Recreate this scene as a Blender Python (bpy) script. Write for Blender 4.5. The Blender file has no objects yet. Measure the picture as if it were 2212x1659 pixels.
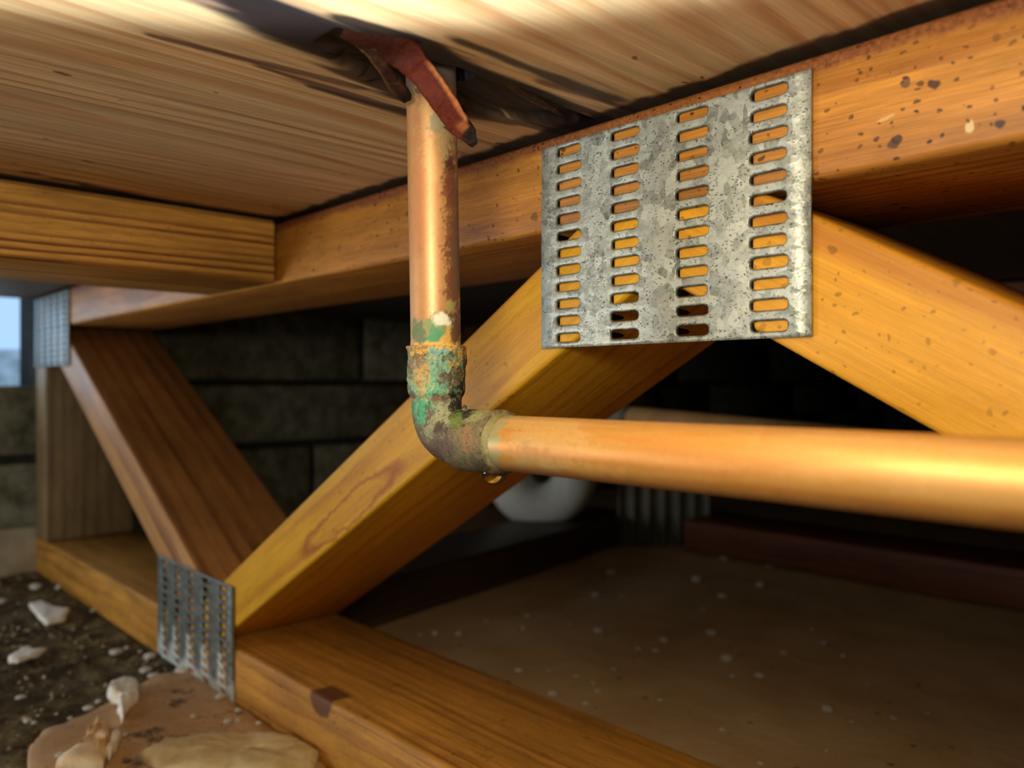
import bpy, bmesh, math, random
import numpy as np
from mathutils import Vector, Matrix

random.seed(7)
rng = np.random.default_rng(11)
SC = bpy.context.scene
COL = SC.collection

# ------------------------------------------------------------------ camera
# world: X along the floor truss (towards the right / near end), Y through it, Z up.
# The lens is the origin: ground at z = -0.21, underside of the plywood at z = +0.096
A = math.atan(1618 / 1700.0)
SA, CA = math.sin(A), math.cos(A)
FPX = 1700.0
cam_d = bpy.data.cameras.new('camera')
cam = bpy.data.objects.new('camera', cam_d)
COL.objects.link(cam)
cam.location = (0, 0, 0)
cam.rotation_euler = (math.pi / 2, 0, math.pi / 2 - A)
cam_d.sensor_width = 36
cam_d.lens = 36 * FPX / 2212
cam_d.clip_start = 0.005
cam_d.clip_end = 50
cam_d.dof.use_dof = True
cam_d.dof.focus_distance = 0.262
cam_d.dof.aperture_fstop = 10.0
SC.camera = cam

# ------------------------------------------------------------------ sky, lamps, exposure
world = bpy.data.worlds.new('world')
SC.world = world
world.use_nodes = True
bg = world.node_tree.nodes['Background']
bg.inputs[0].default_value = (0.42, 0.66, 1.0, 1)
bg.inputs[1].default_value = 1.1
SC.view_settings.view_transform = 'Standard'
SC.view_settings.look = 'None'
SC.view_settings.gamma = 1
SC.view_settings.exposure = 0.02
SC.cycles.use_denoising = True
SC.cycles.max_bounces = 8
SC.cycles.diffuse_bounces = 4
SC.cycles.sample_clamp_indirect = 4


def camw(xc, zc, z=0.0):
    """camera-relative ground distances (right, ahead, up) -> world"""
    return Vector((xc * SA - zc * CA, xc * CA + zc * SA, z))


def lamp(name, loc, target, power, color, size, kind='AREA', size_y=None):
    d = bpy.data.lights.new(name, kind)
    d.energy = power
    d.color = color
    if kind == 'AREA':
        d.shape = 'DISK' if size_y is None else 'RECTANGLE'
        d.size = size
        if size_y: d.size_y = size_y
    else:
        d.shadow_soft_size = size
    o = bpy.data.objects.new(name, d)
    COL.objects.link(o)
    o.location = loc
    o.rotation_euler = (Vector(target) - Vector(loc)).to_track_quat('-Z', 'Y').to_euler()
    return o


# hand torch held close under the plywood, just left of the lens
lamp('torch_light', camw(-0.055, 0.060, 0.056), (0, 0, 0), 0.92, (1.0, 0.94, 0.78), 0.020, 'POINT')
# separate unseen spot, added to brighten the plywood overhead
up = lamp('ceiling_spot', camw(-0.050, 0.130, -0.03), camw(-0.050, 0.1301, 0.1), 3.0, (0.66, 0.86, 1.0), 0.006, 'SPOT')
up.rotation_euler = (math.pi, 0, math.pi / 2 - A)
up.scale = (1.9, 1, 1)
up.data.spot_size = math.radians(71)
up.data.spot_blend = 0.25
# softer light of the phone beside the lens
lamp('phone_light', camw(-0.03, -0.03, 0.045), camw(0, 0.4, -0.02), 0.17, (1.0, 0.93, 0.76), 0.05)
# daylight through the vent of the block wall; unseen cool fill added on the left
lamp('vent_daylight', (-1.02, 0.02, 0.05), (-0.5, 0.10, -0.10), 0.25, (0.62, 0.80, 1.0), 0.30, 'AREA', 0.08)
lamp('left_fill', (-0.72, -0.42, -0.13), (-0.42, 0.1, 0.09), 2.5, (0.92, 0.95, 1.0), 0.30)


# ------------------------------------------------------------------ helpers
def on_truss(px, py, Y=0.2165):
    """point of the vertical plane y = Y behind a pixel of the photograph"""
    d = (px - 1106) / FPX
    Z = Y / (d * CA + SA)
    p = camw(d * Z, Z)
    p.z = -(py - 829.5) * Z / FPX
    return p


def on_level(px, py, z):
    """point of the horizontal plane z behind a pixel"""
    Z = -z * FPX / (py - 829.5)
    return camw((px - 1106) / FPX * Z, Z, z)


def at_depth(px, py, Z):
    return camw((px - 1106) / FPX * Z, Z, -(py - 829.5) * Z / FPX)


def sm(x, a, b):
    t = np.clip((x - a) / (b - a), 0, 1)
    return t * t * (3 - 2 * t)


_perm = rng.random((64, 64, 64)).astype(np.float32)


def vnoise(P):
    P = np.asarray(P, dtype=np.float64)
    i = np.floor(P).astype(np.int64)
    f = P - i
    f = f * f * (3 - 2 * f)
    i &= 63
    j = (i + 1) & 63
    x0, y0, z0 = i.T; x1, y1, z1 = j.T
    fx, fy, fz = f.T
    g = _perm
    a = g[x0, y0, z0] * (1 - fx) + g[x1, y0, z0] * fx
    b = g[x0, y1, z0] * (1 - fx) + g[x1, y1, z0] * fx
    c = g[x0, y0, z1] * (1 - fx) + g[x1, y0, z1] * fx
    d = g[x0, y1, z1] * (1 - fx) + g[x1, y1, z1] * fx
    return ((a * (1 - fy) + b * fy) * (1 - fz) + (c * (1 - fy) + d * fy) * fz) * 2 - 1


def fbm(P, scale, octs=4, seed=0.0):
    P = np.asarray(P) * np.asarray(scale) + seed * 17.31
    s, amp, tot = 0, 1.0, 0
    for _ in range(octs):
        s = s + vnoise(P) * amp
        tot += amp
        P = P * 2.03 + 5.7
        amp *= 0.5
    return s / tot


def srgb(r, g, b):
    f = lambda c: (c / 255 / 12.92) if c / 255 <= 0.04045 else ((c / 255 + 0.055) / 1.055) ** 2.4
    return (f(r), f(g), f(b))


class NB:
    """small node-graph writer"""
    def __init__(s, name):
        s.m = bpy.data.materials.new(name)
        s.m.use_nodes = True
        s.t = s.m.node_tree
        s.t.nodes.clear()
        s.out = s.t.nodes.new('ShaderNodeOutputMaterial')
        s.b = s.t.nodes.new('ShaderNodeBsdfPrincipled')
        s.t.links.new(s.b.outputs[0], s.out.inputs[0])

    def put(s, sock, v):
        if v is None: return
        if isinstance(v, bpy.types.NodeSocket):
            s.t.links.new(v, sock)
        else:
            if sock.type == 'RGBA' and len(v) == 3: v = (*v, 1)
            sock.default_value = v

    def coord(s, kind='Object'):
        return s.t.nodes.new('ShaderNodeTexCoord').outputs[kind]

    def attr(s, name):
        n = s.t.nodes.new('ShaderNodeAttribute'); n.attribute_name = name
        return n.outputs['Color'], n.outputs['Alpha']

    def math(s, op, a, b=None, c=None):
        n = s.t.nodes.new('ShaderNodeMath'); n.operation = op
        s.put(n.inputs[0], a); s.put(n.inputs[1], b); s.put(n.inputs[2], c)
        return n.outputs[0]

    def vmul(s, v, k):
        n = s.t.nodes.new('ShaderNodeVectorMath'); n.operation = 'MULTIPLY'
        s.put(n.inputs[0], v); s.put(n.inputs[1], k)
        return n.outputs[0]

    def vadd(s, v, k):
        n = s.t.nodes.new('ShaderNodeVectorMath'); n.operation = 'ADD'
        s.put(n.inputs[0], v); s.put(n.inputs[1], k)
        return n.outputs[0]

    def sep(s, v):
        n = s.t.nodes.new('ShaderNodeSeparateXYZ'); s.put(n.inputs[0], v)
        return n.outputs

    def noise(s, v, scale=1, detail=3, rough=0.5, dist=0, color=False):
        n = s.t.nodes.new('ShaderNodeTexNoise')
        s.put(n.inputs['Vector'], v)
        n.inputs['Scale'].default_value = scale
        n.inputs['Detail'].default_value = detail
        n.inputs['Roughness'].default_value = rough
        n.inputs['Distortion'].default_value = dist
        return n.outputs['Color' if color else 'Fac']

    def voro(s, v, scale=1, feature='F1', out='Distance', rnd=1.0):
        n = s.t.nodes.new('ShaderNodeTexVoronoi'); n.feature = feature
        s.put(n.inputs['Vector'], v)
        n.inputs['Scale'].default_value = scale
        n.inputs['Randomness'].default_value = rnd
        return n.outputs[out]

    def ramp(s, f, stops, interp='LINEAR'):
        n = s.t.nodes.new('ShaderNodeValToRGB')
        s.put(n.inputs[0], f)
        cr = n.color_ramp
        cr.interpolation = interp
        while len(cr.elements) < len(stops): cr.elements.new(0.5)
        for e, (p, c) in zip(cr.elements, stops):
            e.position = p
            e.color = (c, c, c, 1) if isinstance(c, (int, float)) else (*c, 1)
        return n.outputs[0]

    def rng(s, f, a, b, c=0.0, d=1.0):
        n = s.t.nodes.new('ShaderNodeMapRange'); n.clamp = True
        s.put(n.inputs[0], f)
        for i, v in enumerate((a, b, c, d)): s.put(n.inputs[i + 1], v)
        return n.outputs[0]

    def mix(s, f, a, b, mode='MIX'):
        n = s.t.nodes.new('ShaderNodeMix'); n.data_type = 'RGBA'; n.blend_type = mode
        s.put(n.inputs[0], f); s.put(n.inputs[6], a); s.put(n.inputs[7], b)
        return n.outputs[2]

    def bump(s, h, dist, strength=1.0, prev=None):
        n = s.t.nodes.new('ShaderNodeBump')
        n.inputs['Strength'].default_value = strength
        n.inputs['Distance'].default_value = dist
        s.put(n.inputs['Height'], h)
        if prev is not None: s.put(n.inputs['Normal'], prev)
        return n.outputs[0]

    def fin(s, color=None, rough=None, metal=None, normal=None, **kw):
        s.put(s.b.inputs['Base Color'], color)
        s.put(s.b.inputs['Roughness'], rough)
        s.put(s.b.inputs['Metallic'], metal)
        s.put(s.b.inputs['Normal'], normal)
        for k, v in kw.items(): s.put(s.b.inputs[k.replace('_', ' ')], v)
        return s.m


def link(name, me, mat=None, parent=None, loc=None, rot=None, kind=None):
    o = bpy.data.objects.new(name, me)
    COL.objects.link(o)
    if mat is not None and me is not None and not me.materials: me.materials.append(mat)
    if parent is not None: o.parent = parent
    if loc is not None: o.location = loc
    if rot is not None: o.rotation_euler = rot
    if kind: o['kind'] = kind
    return o


def mesh(name, V, F, smooth=False):
    me = bpy.data.meshes.new(name)
    me.from_pydata([tuple(v) for v in V], [], [tuple(f) for f in F])
    me.update()
    if smooth: me.shade_smooth()
    return me


def tag(o, label, cat, group=None, kind=None):
    o['label'] = label
    o['category'] = cat
    if group: o['group'] = group
    if kind: o['kind'] = kind
    return o


def thing(name, label, cat, loc=(0, 0, 0), group=None):
    o = bpy.data.objects.new(name, None)
    COL.objects.link(o)
    o.location = loc
    o.empty_display_size = 0.02
    return tag(o, label, cat, group)


def set_col(me, rgb, alpha):
    n = len(me.vertices)
    at = me.color_attributes.new('Col', 'FLOAT_COLOR', 'POINT')
    buf = np.ones((n, 4), dtype=np.float32)
    buf[:, :3] = rgb
    buf[:, 3] = alpha
    at.data.foreach_set('color', buf.ravel())


def grid_mesh(name, xs, ys, hfun, smooth=True, flip=False):
    """height field over a rectilinear grid"""
    X, Y = np.meshgrid(xs, ys, indexing='ij')
    P = np.stack([X.ravel(), Y.ravel(), np.zeros(X.size)], 1)
    P[:, 2] = hfun(P)
    nx, ny = len(xs), len(ys)
    idx = np.arange(nx * ny).reshape(nx, ny)
    q = np.stack([idx[:-1, :-1], idx[1:, :-1], idx[1:, 1:], idx[:-1, 1:]], -1).reshape(-1, 4)
    if flip: q = q[:, ::-1]
    me = bpy.data.meshes.new(name)
    me.from_pydata(P.tolist(), [], q.tolist())
    me.update()
    if smooth: me.shade_smooth()
    return me, P


def prism(name, poly, y0, y1, bevel=0.0015, segs=3):
    """polygon (x,z) extruded from y0 to y1 with softened edges"""
    bm = bmesh.new()
    a = [bm.verts.new((x, y0, z)) for x, z in poly]
    b = [bm.verts.new((x, y1, z)) for x, z in poly]
    n = len(poly)
    bm.faces.new(a); bm.faces.new(b[::-1])
    for i in range(n):
        j = (i + 1) % n
        bm.faces.new((a[i], b[i], b[j], a[j]))
    bmesh.ops.recalc_face_normals(bm, faces=bm.faces[:])
    if bevel:
        bmesh.ops.bevel(bm, geom=bm.edges[:], offset=bevel, segments=segs, profile=0.5, affect='EDGES')
    me = bpy.data.meshes.new(name)
    bm.to_mesh(me); bm.free()
    for p in me.polygons: p.use_smooth = True
    me.set_sharp_from_angle(angle=math.radians(40))
    return me


def sweep(name, pts, radii, n=48, cap=False, smooth=True, flat=None, up=None):
    """tube through pts; flat = (a, b) multipliers of the two section axes"""
    pts = [Vector(p) for p in pts]
    V, F = [], []
    T = []
    for i in range(len(pts)):
        a = pts[max(i - 1, 0)]; b = pts[min(i + 1, len(pts) - 1)]
        T.append((b - a).normalized())
    u = up if up is not None else Vector((0, 1, 0))
    if abs(T[0].dot(u)) > 0.95: u = Vector((1, 0, 0))
    for p, t, r in zip(pts, T, radii):
        u = (u - t * u.dot(t)).normalized()
        w = t.cross(u)
        for k in range(n):
            a = 2 * math.pi * k / n
            fa, fb = flat if flat else (1, 1)
            V.append(p + u * math.cos(a) * r * fa + w * math.sin(a) * r * fb)
    m = len(pts)
    for i in range(m - 1):
        for k in range(n):
            l = (k + 1) % n
            F.append((i * n + k, i * n + l, (i + 1) * n + l, (i + 1) * n + k))
    if cap:
        F.append(tuple(range(n))[::-1])
        F.append(tuple((m - 1) * n + k for k in range(n)))
    return mesh(name, V, F, smooth)


# ------------------------------------------------------------------ materials
def wood(name, base, late, seed=0, ring=260, ringamt=0.6, warp=0.006, pith=(0.0, 0.03, 0.05), speck=0.5,
         rough=0.5, fibre=0.25, blotch=0.35, dirt=0.0, marks=(), wane=None):
    """softwood: local x runs along the board"""
    n = NB(name)
    raw = n.coord()
    co = n.vadd(raw, (seed * 1.37, 0, 0))
    low = n.noise(n.vmul(co, (3.0, 22, 22)), 1, 2, 0.5)
    low2 = n.noise(n.vmul(co, (9.0, 60, 60)), 1, 2, 0.5)
    x, y, z = n.sep(co)
    dy = n.math('ADD', y, -pith[1]); dz = n.math('ADD', z, -pith[2])
    r = n.math('SQRT', n.math('ADD', n.math('MULTIPLY', dy, dy), n.math('MULTIPLY', dz, dz)))
    r = n.math('ADD', r, n.math('MULTIPLY', n.math('ADD', low, -0.5), warp * 2))
    r = n.math('ADD', r, n.math('MULTIPLY', n.math('ADD', low2, -0.5), warp * 0.25))
    ph = n.math('MULTIPLY', r, ring)
    s = n.math('FRACT', ph)
    s = n.ramp(s, [(0.0, 0.0), (0.35, 0.12), (0.72, 0.75), (0.86, 1.0), (0.93, 0.75), (1.0, 0.0)], 'EASE')
    vary = n.rng(n.noise(n.vmul(co, (3, 130, 130)), 1, 2), 0.34, 0.64, 0.12, 1.15)
    s = n.math('MULTIPLY', n.math('MULTIPLY', s, vary), ringamt)
    fib = n.noise(n.vmul(co, (60, 1500, 1500)), 1, 3, 0.6)
    fib2 = n.noise(n.vmul(co, (14, 420, 420)), 1, 3, 0.6)
    bl = n.noise(n.vmul(co, (11, 30, 30)), 1, 4, 0.6)
    col = n.mix(s, base, late)
    f1 = n.rng(fib, 0.3, 0.7, 1 - fibre, 1 + fibre * 0.6)
    f2 = n.rng(fib2, 0.3, 0.7, 1 - fibre * 0.7, 1 + fibre * 0.5)
    f3 = n.rng(bl, 0.3, 0.7, 1 - blotch, 1 + blotch * 0.5)
    f = n.math('MULTIPLY', n.math('MULTIPLY', f1, f2), f3)
    fc = n.t.nodes.new('ShaderNodeCombineXYZ')
    for i in range(3): n.put(fc.inputs[i], f)
    col = n.mix(1.0, col, fc.outputs[0], 'MULTIPLY')
    if wane:
        wy = n.math('ADD', n.sep(raw)[2], n.math('MULTIPLY', n.math('ADD', n.noise(raw, 60, 4, 0.7), -0.5), 0.006))
        wk = n.math('MULTIPLY', n.rng(wy, wane - 0.0012, wane + 0.0014), n.rng(n.sep(raw)[1], 0.006, 0.003))
        wk = n.math('MULTIPLY', wk, n.rng(n.noise(n.vmul(raw, (9, 9, 9)), 1, 2), 0.3, 0.5, 0.55, 0.9))
        col = n.mix(wk, col, n.mix(n.rng(n.noise(raw, 700, 4, 0.6), 0.35, 0.65), srgb(92, 46, 26), srgb(158, 92, 54)))
    for (mx, mz, rx, rz, ring_, amt, mc) in marks:
        wv = n.vadd(raw, n.vmul(n.vadd(n.noise(raw, 90, 3, 0.6, color=True), (-.5, -.5, -.5)), (0.007, 0.0, 0.007)))
        qx, qy, qz = n.sep(n.vmul(n.vadd(wv, (-mx, 0, -mz)), (1 / rx, 1, 1 / rz)))
        rr = n.math('SQRT', n.math('ADD', n.math('MULTIPLY', qx, qx), n.math('MULTIPLY', qz, qz)))
        if ring_:
            k = n.rng(n.math('ABSOLUTE', n.math('ADD', rr, -1.0)), 0.24, 0.02)
        else:
            k = n.rng(rr, 1.05, 0.8)
        k = n.math('MULTIPLY', n.math('MULTIPLY', k, n.rng(qy, 0.016, 0.011)), amt)
        col = n.mix(k, col, mc)
    # dark flecks of dirt and mould
    dist = n.noise(co, 160, 2, 0.5, color=True)
    cw = n.vadd(n.vmul(co, (0.8, 1, 1)), n.vmul(dist, (0.004, 0.004, 0.004)))
    sc_out = None
    for scale, thr in ((150, 0.17), (420, 0.2)):
        v = n.voro(cw, scale, out='Distance')
        rc = n.voro(cw, scale, out='Color')
        rr = n.sep(rc)[0]
        lim = n.math('MULTIPLY', n.math('POWER', rr, 2.2 if scale < 200 else 1.2), thr * 1.6)
        hit = n.math('SUBTRACT', lim, v)
        hit = n.rng(hit, 0.0, 0.05)
        sc_out = hit if sc_out is None else n.math('MAXIMUM', sc_out, hit)
    clump = n.rng(n.noise(co, 26, 3), 0.42, 0.62)
    sp = n.math('MULTIPLY', n.math('MULTIPLY', sc_out, n.math('ADD', n.math('MULTIPLY', clump, 0.65), 0.35)), speck)
    col = n.mix(sp, col, srgb(50, 26, 14))
    if dirt:
        d = n.rng(n.noise(n.vmul(co, (20, 60, 60)), 1, 5, 0.65), 0.5, 0.75, 0, dirt)
        col = n.mix(d, col, srgb(60, 42, 28))
    nb = n.bump(n.math('ADD', n.math('MULTIPLY', fib2, 0.6), n.math('MULTIPLY', fib, 0.4)), 0.0004, 0.6)
    nb = n.bump(s, 0.0003, 0.5, nb)
    nb = n.bump(n.noise(co, 260, 4, 0.6), 0.0005, 0.45, nb)
    return n.fin(col, rough, 0.0, nb, Specular_IOR_Level=0.35)


def cmark(px, py, wpx, hpx, c, amt):
    p = on_truss(px, py)
    k = 0.2 / FPX / 2
    return (p.x, p.z, wpx * k * 1.25, hpx * k, False, amt, srgb(*c))


W_CHORD = wood('pine_chord', srgb(206, 138, 52), srgb(148, 82, 30), 1, 190, 0.75, 0.009, (0, 0.21, 0.10), 1.0, fibre=0.28, blotch=0.34, wane=0.0885,
               marks=[cmark(2097, 270, 15, 26, (226, 196, 140), .9), cmark(1918, 250, 34, 9, (226, 178, 110), .8), cmark(1956, 190, 20, 26, (110, 78, 50), .9),
                      cmark(2018, 180, 26, 18, (62, 34, 30), .9), cmark(1935, 305, 16, 18, (60, 30, 20), .9), cmark(1896, 298, 14, 16, (60, 30, 20), .8)])
_k = on_truss(692, 1512)
W_BOTTOM = wood('pine_bottom_chord', srgb(212, 150, 58), srgb(160, 92, 34), 3, 170, 0.7, 0.010, (0, 0.25, -0.02), 0.6, dirt=0.2,
                marks=[(_k.x, _k.z, 0.0120, 0.0085, False, 0.85, srgb(82, 40, 26))])
A1 = math.atan(0.6)
L1X = -0.35
L1Z = 0.0120 + (L1X + 0.2003) * 0.592
_m0, _m1 = on_truss(690, 1192), on_truss(815, 1012)
_mx, _mz = (_m0.x + _m1.x) / 2 - L1X, (_m0.z + _m1.z) / 2 - L1Z
_mk = (_mx * math.cos(A1) + _mz * math.sin(A1), -_mx * math.sin(A1) + _mz * math.cos(A1), (_m1 - _m0).length / 2 * 1.35, 0.0068, True, 0.75, srgb(160, 78, 24))
W_WEB1 = wood('pine_yellow_web', srgb(230, 170, 34), srgb(190, 114, 22), 5, 95, 0.6, 0.020, (0, 0.24, 0.045), 0.35, fibre=0.14, blotch=0.16, marks=[_mk])
W_WEB2 = wood('pine_straight_web', srgb(230, 164, 44), srgb(176, 104, 30), 8, 130, 0.85, 0.010, (0, 0.29, -0.03), 0.45, fibre=0.14, blotch=0.16)
W_WEB0 = wood('pine_rear_web', srgb(196, 142, 82), srgb(138, 88, 52), 9, 80, 0.85, 0.006, (0, 0.29, 0.16), 0.3)
W_BLOCK = wood('pine_block', srgb(224, 166, 78), srgb(122, 66, 30), 12, 290, 1.0, 0.004, (0, 0.06, 0.155), 0.3, fibre=0.3)
W_POST = wood('weathered_post', srgb(150, 124, 84), srgb(104, 80, 52), 14, 150, 0.7, 0.006, (0, 0.1, 0.1), 0.3)
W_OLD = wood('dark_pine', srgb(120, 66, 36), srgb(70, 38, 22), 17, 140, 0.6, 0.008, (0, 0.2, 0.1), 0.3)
W_GREY = wood('grey_board', srgb(92, 70, 52), srgb(56, 40, 30), 19, 160, 0.6, 0.006, (0, 0.1, 0.1), 0.3)


def galvanised(name, dull=0.0):
    n = NB(name)
    co = n.coord()
    d = n.noise(co, 300, 2, 0.5, color=True)
    cw = n.vadd(co, n.vmul(d, (0.0022, 0.0022, 0.0022)))
    big = n.sep(n.voro(n.vmul(cw, (1, 1, 0.8)), 300, out='Color'))[0]
    mid = n.sep(n.voro(cw, 520, out='Color'))[1]
    col = n.mix(big, srgb(112, 120, 112), srgb(200, 206, 194))
    col = n.mix(n.rng(mid, 0.0, 1.0, 0, 0.4), col, srgb(214, 218, 202))
    wn = n.rng(n.noise(co, 45, 4, 0.6), 0.4, 0.62)
    col = n.mix(n.math('MULTIPLY', wn, 0.35), col, srgb(200, 202, 190))
    pit = n.voro(n.vadd(n.vmul(co, (0.8, 1, 1.2)), n.vmul(d, (0.003, 0.003, 0.003))), 900)
    pm = n.math('MULTIPLY', n.rng(pit, 0.36, 0.18), n.rng(n.noise(co, 260, 3), 0.40, 0.54))
    col = n.mix(n.math('MULTIPLY', pm, 0.85), col, srgb(58, 60, 56))
    scr = n.math('MULTIPLY', n.rng(n.noise(n.vmul(co, (500, 500, 1400)), 1, 3, 0.6), 0.60, 0.70), 0.5)
    col = n.mix(scr, col, srgb(70, 72, 66))
    col = n.mix(dull, col, srgb(70, 74, 70))
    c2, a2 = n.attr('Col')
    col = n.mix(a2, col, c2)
    nb = n.bump(pm, 0.0003, -0.6)
    nb = n.bump(n.noise(co, 700, 3, 0.6), 0.0003, 0.6, nb)
    return n.fin(col, n.rng(big, 0, 1, 0.36, 0.5), 0.4, nb)


GALV = galvanised('galvanised_steel')
GALV_DULL = galvanised('dull_galvanised_steel', 0.72)


def painted(name, rough=0.5, metal=0.0, grain=900, bumpd=0.0002, spec=0.5, var=0.25):
    """colour carried by the mesh (patches of oxide, stain, dust) with fine procedural relief"""
    n = NB(name)
    co = n.coord()
    c, a = n.attr('Col')
    f = n.rng(n.noise(co, grain, 4, 0.6), 0.3, 0.7, 1 - var, 1 + var)
    fc = n.t.nodes.new('ShaderNodeCombineXYZ')
    for i in range(3): n.put(fc.inputs[i], f)
    col = n.mix(1.0, c, fc.outputs[0], 'MULTIPLY')
    nb = n.bump(n.noise(co, grain * 1.3, 4, 0.65), bumpd, 0.8)
    met = n.math('MULTIPLY', a, metal)
    rg = n.rng(a, 0, 1, 0.75, rough)
    return n.fin(col, rg, met, nb, Specular_IOR_Level=spec)


COPPER = painted('aged_copper', 0.44, 0.40, 1100, 0.00005, var=0.06)
OXIDE = painted('verdigris_fitting', 0.30, 0.45, 1500, 0.00035, var=0.22)


def simple(name, a, b, scale=200, rough=0.8, bump=0.0005, detail=5, metal=0.0, spec=0.3, lo=0.35, hi=0.65):
    n = NB(name)
    co = n.coord()
    nz = n.noise(co, scale, detail, 0.62)
    col = n.mix(n.rng(nz, lo, hi), a, b)
    nb = n.bump(nz, bump, 0.8)
    return n.fin(col, rough, metal, nb, Specular_IOR_Level=spec)


FOAM = simple('pale_foam', srgb(240, 230, 204), srgb(252, 248, 236), 160, 0.75, 0.0008)
FOAM_OR = simple('stained_foam', srgb(206, 150, 84), srgb(246, 226, 184), 45, 0.7, 0.0008, 3)
PVC = simple('white_plastic', srgb(222, 224, 208), srgb(238, 240, 226), 20, 0.4, 0.0002)
SLATE = simple('pale_stone', srgb(190, 160, 104), srgb(224, 204, 154), 60, 0.8, 0.0008)
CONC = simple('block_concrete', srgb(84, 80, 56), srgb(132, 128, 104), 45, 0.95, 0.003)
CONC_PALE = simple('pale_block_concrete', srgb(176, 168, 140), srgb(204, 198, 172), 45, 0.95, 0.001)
MORTAR = simple('mortar', srgb(40, 38, 30), srgb(60, 56, 44), 80, 0.95, 0.002)
ROCK = simple('sunlit_rock', srgb(150, 150, 144), srgb(216, 216, 212), 30, 0.9, 0.004)
RIBBED = simple('dusty_plastic', srgb(100, 100, 84), srgb(130, 128, 108), 30, 0.7, 0.0003)
BACKPIPE = simple('dull_pipe', srgb(176, 130, 78), srgb(196, 152, 96), 40, 0.55, 0.0002)
CARD = NB('damp_sheet')
_co = CARD.coord('Generated') if False else CARD.coord()
_n1 = CARD.noise(_co, 28, 5, 0.65)
_c = CARD.mix(CARD.rng(_n1, 0.35, 0.65), srgb(174, 136, 90), srgb(198, 160, 112))
_sp = CARD.math('MULTIPLY', CARD.rng(CARD.voro(_co, 260), 0.26, 0.12), CARD.rng(CARD.noise(_co, 40, 3), 0.45, 0.62))
_c = CARD.mix(CARD.math('MULTIPLY', _sp, 0.8), _c, srgb(56, 36, 18))
_dk = CARD.rng(CARD.noise(_co, 34, 6, 0.7), 0.56, 0.62)
_c = CARD.mix(CARD.math('MULTIPLY', _dk, 0.8), _c, srgb(52, 38, 22))
CARD = CARD.fin(_c, 0.7, 0.0, CARD.bump(_n1, 0.002, 0.6), Specular_IOR_Level=0.3)

n = NB('dirt')
co = n.coord()
n1 = n.noise(co, 55, 6, 0.7)
n2 = n.noise(co, 12, 4, 0.6)
c = n.ramp(n1, [(0.30, srgb(44, 36, 22)), (0.46, srgb(92, 78, 50)), (0.58, srgb(136, 120, 76)), (0.75, srgb(176, 160, 120))])
c = n.mix(n.rng(n2, 0.4, 0.6, 0, 0.5), c, srgb(58, 44, 32))
DIRT = n.fin(c, 0.95, 0.0, n.bump(n.noise(co, 330, 5, 0.7), 0.004, 0.8), Specular_IOR_Level=0.2)

n = NB('dusty_ground')
co = n.coord()
n1 = n.noise(co, 14, 5, 0.6)
c = n.mix(n.rng(n1, 0.35, 0.65), srgb(196, 158, 108), srgb(216, 182, 132))
sp = n.math('MULTIPLY', n.rng(n.voro(co, 60), 0.16, 0.08), n.rng(n.sep(n.voro(co, 60, out='Color'))[0], 0.6, 0.7))
c = n.mix(n.math('MULTIPLY', sp, 0.7), c, srgb(48, 30, 18))
GROUND = n.fin(c, 0.85, 0.0, n.bump(n.noise(co, 90, 5, 0.65), 0.002, 0.6), Specular_IOR_Level=0.3)

# plywood: grain along world y
n = NB('plywood')
co = n.coord()
lowp = n.noise(n.vmul(co, (14, 2.2, 1)), 1, 2, 0.5)
x, y, z = n.sep(co)
ph = n.math('ADD', n.math('MULTIPLY', x, 95), n.math('MULTIPLY', lowp, 9.0))
s = n.ramp(n.math('FRACT', ph), [(0, 0.0), (0.4, 0.15), (0.78, 0.9), (0.88, 0.8), (1.0, 0.0)], 'EASE')
f1 = n.noise(n.vmul(co, (900, 22, 1)), 1, 4, 0.6)
f2 = n.noise(n.vmul(co, (210, 7, 1)), 1, 4, 0.6)
s = n.math('MULTIPLY', s, n.rng(n.noise(n.vmul(co, (60, 3, 1)), 1, 2), 0.3, 0.7, 0.25, 1.0))
c = n.mix(s, srgb(222, 188, 138), srgb(184, 128, 78))
red = n.rng(n.noise(n.vmul(co, (10, 5, 1)), 1, 3), 0.4, 0.62)
c = n.mix(n.math('MULTIPLY', red, 0.35), c, srgb(196, 132, 80))
f = n.math('MULTIPLY', n.rng(f1, 0.3, 0.7, 0.82, 1.12), n.rng(f2, 0.3, 0.7, 0.74, 1.16))
fc = n.t.nodes.new('ShaderNodeCombineXYZ')
for i in range(3): n.put(fc.inputs[i], f)
c = n.mix(1.0, c, fc.outputs[0], 'MULTIPLY')
dd = n.noise(co, 220, 2, 0.5, color=True)
cw = n.vadd(n.vmul(co, (1, 0.45, 1)), n.vmul(dd, (0.003, 0.003, 0)))
vv = n.voro(cw, 170); vc = n.sep(n.voro(cw, 170, out='Color'))[0]
hit = n.rng(n.math('SUBTRACT', n.math('MULTIPLY', n.math('POWER', vc, 6.0), 0.26), vv), 0, 0.05)
c = n.mix(n.math('MULTIPLY', hit, 0.75), c, srgb(70, 36, 20))
sc_, sa_ = n.attr('Col')
c = n.mix(sa_, c, sc_)
nb = n.bump(f1, 0.0003, 0.5)
nb = n.bump(f2, 0.0006, 0.5, nb)
PLY = n.fin(c, n.rng(sa_, 0, 1, 0.55, 0.62), 0.0, nb, Specular_IOR_Level=0.4)

# clear water
n = NB('water')
WATER = n.fin((1, 1, 1), 0.0, 0.0, None, IOR=1.33, Transmission_Weight=1.0)

DARKWALL = simple('shadowed_wall', srgb(60, 58, 60), srgb(76, 72, 72), 12, 0.95, 0.002)

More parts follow.
